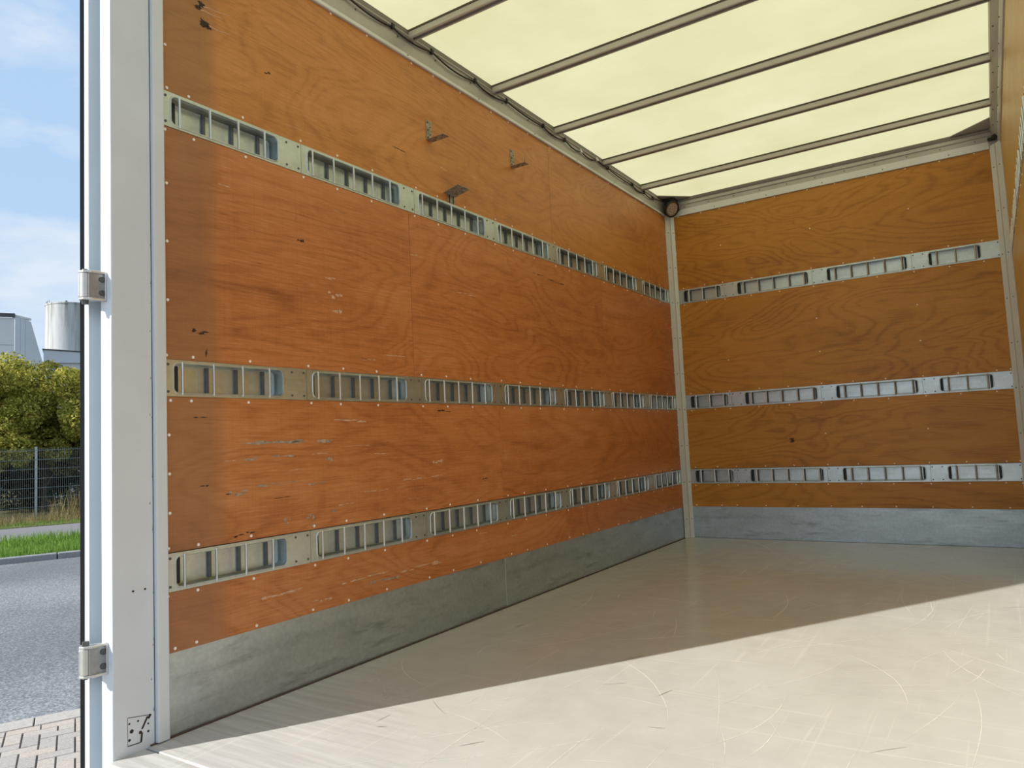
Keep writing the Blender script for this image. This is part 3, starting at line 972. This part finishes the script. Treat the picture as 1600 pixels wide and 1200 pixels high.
def hinge(zc, label, up):
    h = 0.086
    r = empty('door_hinge', (-0.030, REAR - 0.0025, zc))
    tag(r, label, 'hinge', 'hinges of the rear door')
    hz = h / 2
    # U-shaped bracket leaf standing out from the post
    leaf = MB().box(-0.006, -0.001, -0.052, 0.0, -hz, hz).build('leaf', M['hinge_leaf'], r, bevel=0.001, seg=1)
    fl_ = MB()
    fl_.prism([(-0.040, -0.060), (-0.026, -0.070), (-0.010, -0.064), (0.003, -0.046), (0.007, 0.0), (-0.006, 0.0), (-0.030, -0.030)], 2, hz - 0.004, hz + 0.003)
    fl_.prism([(-0.040, -0.060), (-0.026, -0.070), (-0.010, -0.064), (0.003, -0.046), (0.007, 0.0), (-0.006, 0.0), (-0.030, -0.030)], 2, -hz - 0.003, -hz + 0.004)
    fl_.box(-0.002, 0.007, -0.006, 0.0, -hz - 0.003, hz + 0.003)
    fl_.build('cheek', M['hinge'], r, bevel=0.001, seg=1)
    MB().tube([(-0.022, -0.052, -hz + 0.005), (-0.022, -0.052, hz - 0.005)], 0.016, 20).build('barrel', M['hinge'], r, bevel=0.0015, smooth=True, seg=1)
    MB().prism([(-0.036, -0.052), (-0.022, -0.066), (-0.024, -0.070), (-0.062, -0.052), (-0.094, -0.034), (-0.094, -0.016), (-0.075, -0.016)], 2, -hz + 0.008, hz - 0.008).build('door_leaf', M['hinge'], r, bevel=0.001, seg=1)
    for s in (-1, 1):
        b = MB()
        b.tube([(-0.001, -0.012, s * 0.021), (0.002, -0.012, s * 0.021), (0.0055, -0.012, s * 0.021)], [0.0088, 0.0088, 0.005], 12)
        b.build('bolt', M['bolt'], r, smooth=True)
    pn = MB()
    zt = hz + 0.003 if not up else -hz - 0.003
    sg = -1 if up else 1
    pn.tube([(-0.022, -0.052, sg * (hz + 0.003)), (-0.022, -0.052, sg * (hz + 0.016))], [0.0105, 0.0095], 6)
    pn.tube([(-0.022, -0.052, -sg * (hz + 0.003)), (-0.022, -0.052, -sg * (hz + 0.008))], [0.0095, 0.008], 10)
    pn.build('pin', M['bolt'], r)
    return r


hinge(1.428, 'upper metal hinge on the door post, level with the pale silo', True)
hinge(0.293, 'lower metal hinge on the door post, beside the grey road', False)


# ---- three leftover perforated angle brackets on the left wall
def leg(mb, axis, n0, n1, w0, w1, t0, t1):
    pass


def bracket(label, y0, z0, wd, up, out, flip=False, nail=False, tilt=0.0, side=0.002):
    r = empty('angle_bracket', (0.0005, y0, z0))
    tag(r, label, 'bracket', 'angle brackets left on the wall')
    t = 0.0025
    v = MB().box(0, t, 0, wd, 0, up).build('wall_leg', M['rust_zinc'], r, bevel=0.0006, seg=1)
    zz = up if flip else 0.0
    hleg = MB()
    c, s = math.cos(tilt), math.sin(tilt)
    pts = [(0, 0), (out, 0), (out, -t * 1.2), (0, -t * 1.2)]
    q = [(px * c - pz * s, zz + px * s + pz * c) for px, pz in pts]
    hleg.prism(q, 1, -side, wd + 0.002)
    hl = hleg.build('shelf_leg', M['rust_zinc'], r, bevel=0.0006, seg=1)
    holes = MB()
    for k in range(5):
        for j in (0.27, 0.73):
            if (k + (j > 0.5)) % 2 == 0 or up < 0.06:
                zc = up * (0.12 + 0.19 * k)
                holes.tube([(t, wd * j, zc), (t + 0.0006, wd * j, zc)], 0.0042 if k % 2 else 0.0052, 10)
    tag(holes.build('holes', M['scuff_dark'], r), kind='stuff')
    hh = MB()
    for k in range(4):
        px = out * (0.3 + 0.18 * k)
        hh.tube([(px * c, wd * (0.3 if k % 2 else 0.7), zz + px * s - t * 1.2), (px * c, wd * (0.3 if k % 2 else 0.7), zz + px * s - t * 1.2 - 0.0008)], 0.004, 10)
    tag(hh.build('holes', M['scuff_dark'], r), kind='stuff')
    if nail:
        MB().tube([(out * 0.86, wd * 0.5, -0.006), (out * 0.88, wd * 0.5, 0.03), (out * 0.93, wd * 0.52, 0.058)], [0.003, 0.003, 0.001], 6).build('nail', M['rust_zinc'], r)
    return r


bracket('perforated steel angle bracket nearest the roof beams, shelf leg pointing out low', 1.399, 2.416, 0.042, 0.103, 0.112)
bracket('rusty angle bracket with an upright nail, farthest from the door post', 2.173, 2.508, 0.042, 0.104, 0.100, nail=True)
bracket('short upturned angle bracket just above the top lashing rail', 1.548, 2.132, 0.066, 0.042, 0.098, flip=True, tilt=0.22, side=0.030)

# ---- round work lamp in the far left upper corner, with its cable
lr = empty('work_lamp', (0.085, 4.605, 2.825)); lr.scale = (1.18, 1.18, 1.18)
tag(lr, 'round black work lamp in the far upper left corner of the load box', 'lamp')
ldir = Vector((0.76, -0.42, -0.50)).normalized()
q = ldir.to_track_quat('Z', 'Y')


def lathe(profile, n=28):
    mb = MB()
    for i, (r, z) in enumerate(profile):
        for j in range(n):
            t = 2 * math.pi * j / n
            mb.v.append((r * math.cos(t), r * math.sin(t), z))
    for i in range(len(profile) - 1):
        for j in range(n):
            a = i * n + j; b = i * n + (j + 1) % n
            mb.f.append((a, b, b + n, a + n))
    mb.f.append(tuple(reversed(range(n))))
    mb.f.append(tuple((len(profile) - 1) * n + j for j in range(n)))
    return mb


def rotq(mb, q):
    mb.v = [tuple(q @ Vector(p)) for p in mb.v]
    return mb


rotq(lathe([(0.030, -0.045), (0.048, -0.032), (0.060, -0.012), (0.062, 0.006), (0.058, 0.010), (0.052, 0.010), (0.050, 0.004)]), q).build('housing', M['black'], lr, smooth=True)
M['lens'] = plain('smoky_lamp_lens', (0.34, 0.25, 0.21), 0.15, 0.0, 0.35, 55)
rotq(lathe([(0.0495, 0.001), (0.0495, 0.0045), (0.030, 0.0062), (0.006, 0.0066)]), q).build('lens', M['lens'], lr, smooth=True)
mb = MB()
for rad, cnt in ((0.014, 5), (0.034, 11)):
    for k in range(cnt):
        t = 2 * math.pi * k / cnt
        mb.tube([(rad * math.cos(t), rad * math.sin(t), 0.004), (rad * math.cos(t), rad * math.sin(t), 0.0085)], 0.0055, 8)
rotq(mb, q)
tag(mb.build('led_cups', M['alu_dark'], lr), kind='stuff')
mb = MB().tube([(-0.05, 0.05, 0.075), (-0.03, 0.02, 0.07), (-0.02, 0.02, 0.03)], 0.008, 8).box(-0.072, 0.02, -0.01, 0.085, 0.064, 0.082).box(-0.055, -0.01, 0.0, 0.05, 0.02, 0.066)
mb.build('mounting_bracket', M['black'], lr)
for s in (-1, 1):
    sc = rotq(MB().tube([(s * 0.060, 0.0, -0.004), (s * 0.072, 0.0, -0.004)], 0.007, 8), q)
    sc.build('knob', M['black'], lr)

clips = [(0.27, 2.893), (0.56, 2.892), (0.86, 2.890), (1.161, 2.889), (1.453, 2.890), (1.827, 2.886), (2.143, 2.888), (2.565, 2.882), (2.845, 2.882), (3.072, 2.875), (3.324, 2.893), (3.505, 2.882), (3.944, 2.876), (4.179, 2.874), (4.365, 2.873)]
cr = empty('lamp_cable', (0.012, 0.27, 2.893))
tag(cr, 'black cable sagging along the left roof rail to the work lamp', 'cable')
path = []
for i in range(len(clips) - 1):
    (ya, za), (yb, zb) = clips[i], clips[i + 1]
    sag = 0.021 * min(1.0, (yb - ya) / 0.3)
    for k in range(8):
        t = k / 8
        path.append((0.014 + 0.003 * math.sin(9 * ya + 3 * t), ya + (yb - ya) * t, za + (zb - za) * t - sag * 4 * t * (1 - t) * (1 + 0.3 * math.sin(5 * ya))))
path += [(0.014, 4.365, 2.873), (0.02, 4.45, 2.880), (0.035, 4.53, 2.885), (0.05, 4.60, 2.872), (0.062, 4.625, 2.850)]
MB().tube([(x - 0.012, y - 0.27, z - 2.893) for x, y, z in path], 0.0048, 7).build('cord', M['cable'], cr, smooth=True)
cb = MB().box(-0.006, 0.010, -0.008, 0.008, -0.010, 0.012).box(-0.004, 0.004, -0.004, 0.004, 0.010, 0.020).mesh('cable_clip', M['black'], bevel=0.001, seg=1)
cw = MB().box(-0.006, 0.010, -0.012, 0.012, -0.008, 0.008).box(-0.002, 0.002, -0.002, 0.008, 0.006, 0.022).mesh('white_cable_clip', M['clip'], bevel=0.001, seg=1)
for i, (y, z) in enumerate(clips):
    link('white_cable_clip' if i in (9, 10) else 'cable_clip', cw if i in (9, 10) else cb, cr, (0, y - 0.27, z - 2.893))
# small black cable grommet in the far right upper corner
gr = MB().tube([(0, 0, 0), (0.018, -0.012, 0.012), (0.045, -0.012, 0.020)], [0.014, 0.017, 0.010], 8).box(-0.03, 0.02, -0.015, 0.004, -0.012, 0.006).build('cable_grommet', M['black'], None, (W - 0.045, L - 0.03, 2.845))
tag(gr, 'small black cable grommet in the far upper right corner', 'grommet')

# ================================================================== outside
U = Vector((0.900, -0.436, 0)).normalized()      # across the street, towards the truck
V = Vector((0.436, 0.900, 0)).normalized()       # along the street
ANG = math.atan2(U.y, U.x)


def street(u, v, z):
    return U * u + V * v + Vector((0, 0, z))


def strip_obj(name, u0, u1, v0, v1, z0, z1, mat, label, cat):
    o = MB().box(u0, u1, v0, v1, z0, z1).build(name, mat, None, (0, 0, 0), rot=(0, 0, ANG))
    return tag(o, label, cat, kind='structure')


strip_obj('ground', -150, 60, -120, 120, GZ - 0.5, GZ - 0.13, M['soil'], 'bare ground beneath the street', 'ground')
strip_obj('road', -13.65, -3.73, -90, 90, GZ - 0.12, GZ - 0.004, M['asphalt'], 'grey asphalt road outside the truck', 'road')
pav = strip_obj('pavement', -3.53, 22.0, -40, 40, GZ - 0.12, GZ - 0.007, M['sand_joint'], 'beige block paving between the road and the truck', 'pavement')
strip_obj('verge', -17.2, -13.84, -90, 90, GZ - 0.12, GZ + 0.09, M['verge'], 'soil of the green strip beyond the road', 'verge')
strip_obj('sidewalk', -21.2, -17.2, -90, 90, GZ - 0.12, GZ + 0.095, M['walk'], 'grey asphalt sidewalk behind the green strip', 'sidewalk')
strip_obj('embankment', -60, -21.2, -90, 90, GZ - 0.12, GZ + 0.11, M['soil'], 'dark soil under the hedge behind the fence', 'ground')
yard = MB().box(-1.35, 22.0, -40, 40, GZ - 0.0069, GZ - 0.001).build('paved_yard', M['kerb'], None, (0, 0, 0), rot=(0, 0, ANG))
tag(yard, 'concrete yard under and behind the truck', 'yard', kind='structure')

# herringbone pavers near the kerb
pv = MB().box(0.002, 0.198, 0.0055, 0.0945, -0.02, 0.0).mesh('paver', M['paver'], bevel=0.002, seg=1)
ph = MB().box(0.002, 0.098, 0.0055, 0.1945, -0.02, 0.0).mesh('paver', M['paver'], bevel=0.002, seg=1)
hd = MB().box(0.002, 0.098, 0.004, 0.196, -0.02, 0.0).mesh('paver', M['paver'], bevel=0.002, seg=1)
hf = MB().box(0.002, 0.098, 0.0055, 0.0945, -0.02, 0.0).mesh('paver', M['paver'], bevel=0.002, seg=1)
cells = []
for i in range(0, 20):
    for j in range(-12, 22):
        c = (i - j) % 4
        if c == 0:
            cells.append((pv, i, j))
        elif c == 3:
            cells.append((ph, i, j))
        elif c == 1 and i == 0:
            cells.append((hf, i, j))
cells.sort(key=lambda q: (q[1] - 3) ** 2 + (q[2] - 5) ** 2)
OFFV = -0.655
rr = random.Random(21)
cells = cells[:270]
for me, i, j in cells:
    o = link('paver', me, pav, (-3.415 + 0.1 * i, OFFV + 0.1 * j, GZ + rr.uniform(-0.0015, 0.0012)))
for j in range(-3, 12):
    link('paver', hd, pav, (-3.518, OFFV + 0.2 * j, GZ + rr.uniform(-0.0015, 0.001)))

kn = empty('kerb_near', (0, 0, 0), (0, 0, ANG)); tag(kn, 'flush pale kerb stones between the road and the block paving', 'kerb', kind='structure')
ks = MB().box(-3.73, -3.532, 0.004, 0.996, -0.12, 0.0).mesh('kerb_stone', M['kerb'], bevel=0.006)
for k in range(-5, 6):
    link('kerb_stone', ks, kn, (0, -0.50 + k, GZ + 0.002))
kf = empty('kerb_far', (0, 0, 0), (0, 0, ANG)); tag(kf, 'raised grey kerb stones along the far side of the road', 'kerb', kind='structure')
ks2 = MB().box(-13.84, -13.65, 0.008, 1.992, -0.12, 0.105).mesh('kerb_stone', M['kerb_grey'], bevel=0.015)
for k in range(-8, 8):
    link('kerb_stone', ks2, kf, (0, -0.55 + 2.0 * k, GZ))


# grass blades
def blades(name, n, u0, u1, v0, v1, z, h0, h1, wd, mat, seed, lean=0.5):
    r = np.random.default_rng(seed)
    vs = np.zeros((n * 3, 3)); fs = []
    u = r.uniform(u0, u1, n); v = r.uniform(v0, v1, n)
    h = r.uniform(h0, h1, n) * (0.6 + 0.8 * (0.5 + 0.5 * np.sin(u * 2.1 + 1.7 * np.sin(v * 1.3))))
    a = r.uniform(0, 2 * np.pi, n); b = r.uniform(0, 2 * np.pi, n)
    le = r.uniform(0, lean, n) * h
    vs[0::3] = np.stack([u + np.cos(a) * wd, v + np.sin(a) * wd, np.full(n, z)], 1)
    vs[1::3] = np.stack([u - np.cos(a) * wd, v - np.sin(a) * wd, np.full(n, z)], 1)
    vs[2::3] = np.stack([u + np.cos(b) * le, v + np.sin(b) * le, z + h], 1)
    me = bpy.data.meshes.new(name)
    me.from_pydata(vs.tolist(), [], [(3 * i, 3 * i + 1, 3 * i + 2) for i in range(n)])
    me.materials.append(mat)
    return link(name, me, None, (0, 0, 0), (0, 0, ANG))


tag(blades('verge_grass', 26000, -17.25, -13.86, -8.0, 4.5, GZ + 0.085, 0.06, 0.20, 0.007, M['grass'], 3), 'bright green grass growing on the strip beyond the road', 'grass', kind='stuff')
tag(blades('dry_grass', 9000, -24.4, -21.9, -8.0, 5.5, GZ + 0.10, 0.08, 0.34, 0.006, M['dry'], 4, 0.8), 'dry straw-coloured grass along the foot of the fence', 'grass', kind='stuff')
tag(blades('tall_weeds', 260, -23.6, -22.9, -0.9, 0.4, GZ + 0.10, 0.35, 0.85, 0.008, M['dry'], 6, 0.35), 'tall dry weeds standing right of the fence post', 'weeds', kind='stuff')
tag(blades('path_edge_grass', 6000, -22.2, -21.1, -8.0, 5.0, GZ + 0.09, 0.05, 0.14, 0.007, M['grass'], 9), 'short green grass between the sidewalk and the fence', 'grass', kind='stuff')

# fence: double-rod mesh panels and posts
fen = empty('mesh_fence', street(-24.0, -1.29, GZ + 0.1)); fen.rotation_euler = (0, 0, ANG)
tag(fen, 'grey-green wire mesh fence with steel posts behind the sidewalk', 'fence')
FH = 2.16
mb = MB()
for k in range(50):
    v = 0.025 + 0.05 * k
    mb.box(-0.004, 0.004, v - 0.0035, v + 0.0035, 0.06, FH)
for k in range(8):
    z = 0.10 + 0.285 * k
    mb.box(-0.011, -0.003, 0.0, 2.5, z - 0.006, z + 0.006)
    mb.box(0.003, 0.011, 0.0, 2.5, z - 0.006, z + 0.006)
fm_ = mb.mesh('mesh_panel', M['fence'])
fp_ = MB().box(-0.03, 0.03, -0.035, 0.035, -0.2, FH + 0.03).box(-0.032, 0.032, -0.037, 0.037, FH + 0.03, FH + 0.045).mesh('fence_post', M['fence_post'], bevel=0.006)
for k in range(-4, 4):
    tag(link('mesh_panel', fm_, fen, (0.035, 2.52 * k + 0.01, 0)), kind='stuff')
    link('fence_post', fp_, fen, (0, 2.52 * k, 0))


# bushes and trees behind the fence
def bush(name, label, u, v, rad, height, n, mat, seed, z0=0.25):
    r = np.random.default_rng(seed)
    root = empty(name, street(u, v, GZ + 0.1))
    tag(root, label, 'bush', 'trees and shrubs behind the fence')
    # lumps
    K = 26
    lc = []
    for k in range(K):
        h = z0 + (height - z0 - 0.25) * ((k + 0.5) / K)
        wr = rad * (0.45 + 0.55 * math.sin(math.pi * min(1, 0.18 + 0.82 * (1 - (h / height) ** 1.8)) / 1.0 * 0.5 + 0.2))
        a = r.uniform(0, 2 * np.pi); q = wr * math.sqrt(r.uniform(0.05, 0.75))
        lc.append((q * math.cos(a), q * math.sin(a), h, r.uniform(0.28, 0.5) * rad * 0.75))
    lc = np.array(lc)
    idx = r.integers(0, K, n)
    d = r.normal(size=(n, 3)); d /= np.linalg.norm(d, axis=1)[:, None]
    rr_ = r.uniform(0.55, 1.08, n) ** 0.6
    c = lc[idx, :3] + d * (lc[idx, 3] * rr_)[:, None]
    c[:, 2] = np.clip(c[:, 2], 0.15, None)
    s = r.uniform(0.035, 0.075, n)
    t1 = r.normal(size=(n, 3)); t1 /= np.linalg.norm(t1, axis=1)[:, None]
    nn = d * 0.6 + r.normal(size=(n, 3)) * 0.7
    t2 = np.cross(nn, t1); t2 /= np.linalg.norm(t2, axis=1)[:, None] + 1e-9
    vs = np.zeros((n * 4, 3))
    vs[0::4] = c - t1 * s[:, None]
    vs[1::4] = c + t2 * (s * 0.5)[:, None]
    vs[2::4] = c + t1 * s[:, None]
    vs[3::4] = c - t2 * (s * 0.5)[:, None]
    me = bpy.data.meshes.new('foliage')
    me.from_pydata(vs.tolist(), [], [(4 * i, 4 * i + 1, 4 * i + 2, 4 * i + 3) for i in range(n)])
    me.materials.append(mat)
    tag(link('foliage', me, root), kind='stuff')
    st = MB()
    rs = random.Random(seed)
    st.tube([(0, 0, -0.2), (0.05, 0.02, height * 0.3), (0.02, -0.05, height * 0.62)], [0.09, 0.06, 0.03], 8)
    for k in range(0, K, 2):
        x, y, z, q = lc[k]
        zs = max(0.1, z * 0.45)
        st.tube([(0.03, 0.0, zs), (x * 0.5, y * 0.5, (zs + z) / 2 + 0.1), (x, y, z)], [0.035, 0.02, 0.008], 6)
    st.build('stem', M['bark'], root, smooth=True)
    return root


B = [('yellow-green leafy tree behind the fence, left of the fence post', -26.2, -2.6, 1.7, 4.95, 30000, 'leaf', 1),
     ('broad yellow-green shrub behind the fence, below the pale silo', -25.9, 0.3, 1.6, 4.75, 30000, 'leaf', 2),
     ('taller olive shrub behind the fence, below the pale warehouse gable', -27.6, -1.2, 1.8, 5.2, 22000, 'leaf2', 3),
     ('olive shrub behind the fence at the left edge of the view', -27.4, -4.6, 1.9, 5.0, 9000, 'leaf2', 4),
     ('olive shrub behind the fence hidden partly by the door post', -27.4, 2.4, 1.9, 5.0, 9000, 'leaf2', 5),
     ('low dark shrub behind the mesh fence below the yellow-green tree', -29.6, -0.6, 2.6, 3.4, 26000, 'leaf_shaded', 6),
     ('dense dark shrub standing deep behind the mesh fence post', -30.6, -3.0, 2.6, 4.4, 26000, 'leaf_shaded', 7),
     ('dense dark shrub deep behind the fence, next to the door post', -30.6, 2.0, 2.6, 4.4, 26000, 'leaf_shaded', 8)]
for lab, u, v, rad, h, n, mt, sd_ in B:
    bush('bush', lab, u, v, rad, h, n, M[mt], sd_, 0.3 if mt == 'leaf_shaded' else 1.75)

# pale warehouse with a sloping end
wh = empty('warehouse', (-53.2, 21.5, GZ))
tag(wh, 'pale metal-clad warehouse with a sloping end behind the bushes', 'building')
H = 12.05


def quad_slab(name, a, b, h0, h1, mat, thick=0.2, slope=0.0, parent=wh):
    """vertical cladding sheet from a to b (local xy)"""
    d = Vector((b[0] - a[0], b[1] - a[1], 0)).normalized()
    nrm = Vector((-d.y, d.x, 0)) * thick
    A, Bq = Vector((a[0], a[1], 0)), Vector((b[0], b[1], 0))
    vs = []
    for off in (Vector((0, 0, 0)), nrm):
        vs += [A + off + Vector((0, 0, h0)), Bq + off + Vector((0, 0, h0)), Bq + off + Vector((0, 0, h1)), A + off + Vector((0, 0, h1))]
    return MB().add(vs, [(0, 1, 2, 3), (7, 6, 5, 4), (0, 4, 5, 1), (1, 5, 6, 2), (2, 6, 7, 3), (3, 7, 4, 0)]).build(name, mat, parent)


fdir = Vector((-0.45, -0.893, 0)).normalized()       # along the front, to the left
for k in range(6):
    a = fdir * (1.55 * k + 0.02); b = fdir * (1.55 * (k + 1) - 0.02)
    for z0, z1 in ((0, 4.8), (4.83, 7.9), (7.93, 9.9), (9.93, H - 0.25)):
        quad_slab('cladding_panel', (b.x, b.y), (a.x, a.y), z0, z1, M['bld_front'], -0.2)
fb = fdir * 9.4
quad_slab('roof_edge', (fb.x - 0.1, fb.y), (0.02, 0.02), H - 0.18, H + 0.04, M['bld_dark'], -0.35)
# sloping end wall: three tapering panels
edir = Vector((-0.62, 1.0, 0)).normalized()
tops = [0.0, 0.55, 1.05, 1.62]
for k in range(3):
    t0, t1 = tops[k] + 0.015, tops[k + 1] - 0.015
    g1 = t1 + (5.4 if k == 2 else 0.0)
    nr = Vector((-edir.y, edir.x, 0)) * 0.25
    q = [edir * t0, edir * g1, edir * t1 + Vector((0, 0, H - 0.1 - 0.06 * k)), edir * t0 + Vector((0, 0, H - 0.05 - 0.06 * k))]
    vs = q + [p + nr for p in q]
    MB().add(vs, [(0, 1, 2, 3), (7, 6, 5, 4), (0, 4, 5, 1), (1, 5, 6, 2), (2, 6, 7, 3), (3, 7, 4, 0)]).build('cladding_panel', M['bld'], wh)
cp = [edir * -0.1, edir * 1.66]
quad_slab('coping', (cp[0].x, cp[0].y), (cp[1].x, cp[1].y), H - 0.12, H + 0.02, M['bld_front'], 0.3)
core_b = MB().prism([(-0.5, -0.1), (fb.x - 0.4, fb.y), (fb.x - 9, fb.y + 3), (-9, 3.0)], 2, 0, H - 0.4).build('hall_body', M['bld'], wh)

low = empty('low_shed', (-34.28, 14.90, GZ), (0, 0, ANG))
tag(low, 'low grey shed roof in front of the foot of the silo', 'building')
MB().box(-2.6, -0.1, 0.05, 6.0, 0, 6.45).build('wall', M['bld'], low)
MB().prism([(0.0, 7.06), (6.2, 6.70), (6.2, 6.45), (0.0, 6.45)], 0, -2.8, 0.0).build('roof', M['bld'], low)
MB().prism([(-0.05, 7.10), (6.2, 6.74), (6.2, 6.69), (-0.05, 7.05)], 0, -2.85, 0.04).build('roof_edge', M['bld_dark'], low)

# silo
SH = 10.10
SR = 1.22
sl = empty('silo', (-38.32, 18.10, GZ))
tag(sl, 'white weathered round silo rising above the bushes', 'silo')
lathe([(SR, 0.0), (SR, 5.0), (SR, SH - 0.1), (SR + 0.02, SH - 0.09), (SR + 0.02, SH - 0.02), (SR - 0.04, SH)], 48).build('tank', M['silo'], sl, smooth=True)
lathe([(SR - 0.02, SH - 0.005), (SR * 0.6, SH + 0.07), (0.18, SH + 0.13), (0.02, SH + 0.135)], 48).build('dome', M['silo'], sl, smooth=True)
MB().tube([(-0.1, -0.25, SH + 0.08), (-0.1, -0.25, SH + 0.27)], [0.07, 0.05], 10).build('vent', M['bld_dark'], sl)
for z in (3.3, 6.75):
    lathe([(SR, z - 0.02), (SR + 0.008, z - 0.015), (SR + 0.008, z + 0.015), (SR, z + 0.02)], 48).build('seam_band', M['silo'], sl, smooth=True)
mb = MB()
arc = []
for k in range(6):
    t = math.radians(225 + 10 * k)
    c_, s_ = SR * 0.96 * math.cos(t), SR * 0.96 * math.sin(t)
    arc.append((c_, s_, SH + 0.12))
    mb.tube([(c_, s_, SH - 0.02), (c_, s_, SH + 0.12)], 0.012, 6)
mb.tube(arc, 0.012, 6)
mb.build('railing', M['kerb_grey'], sl)
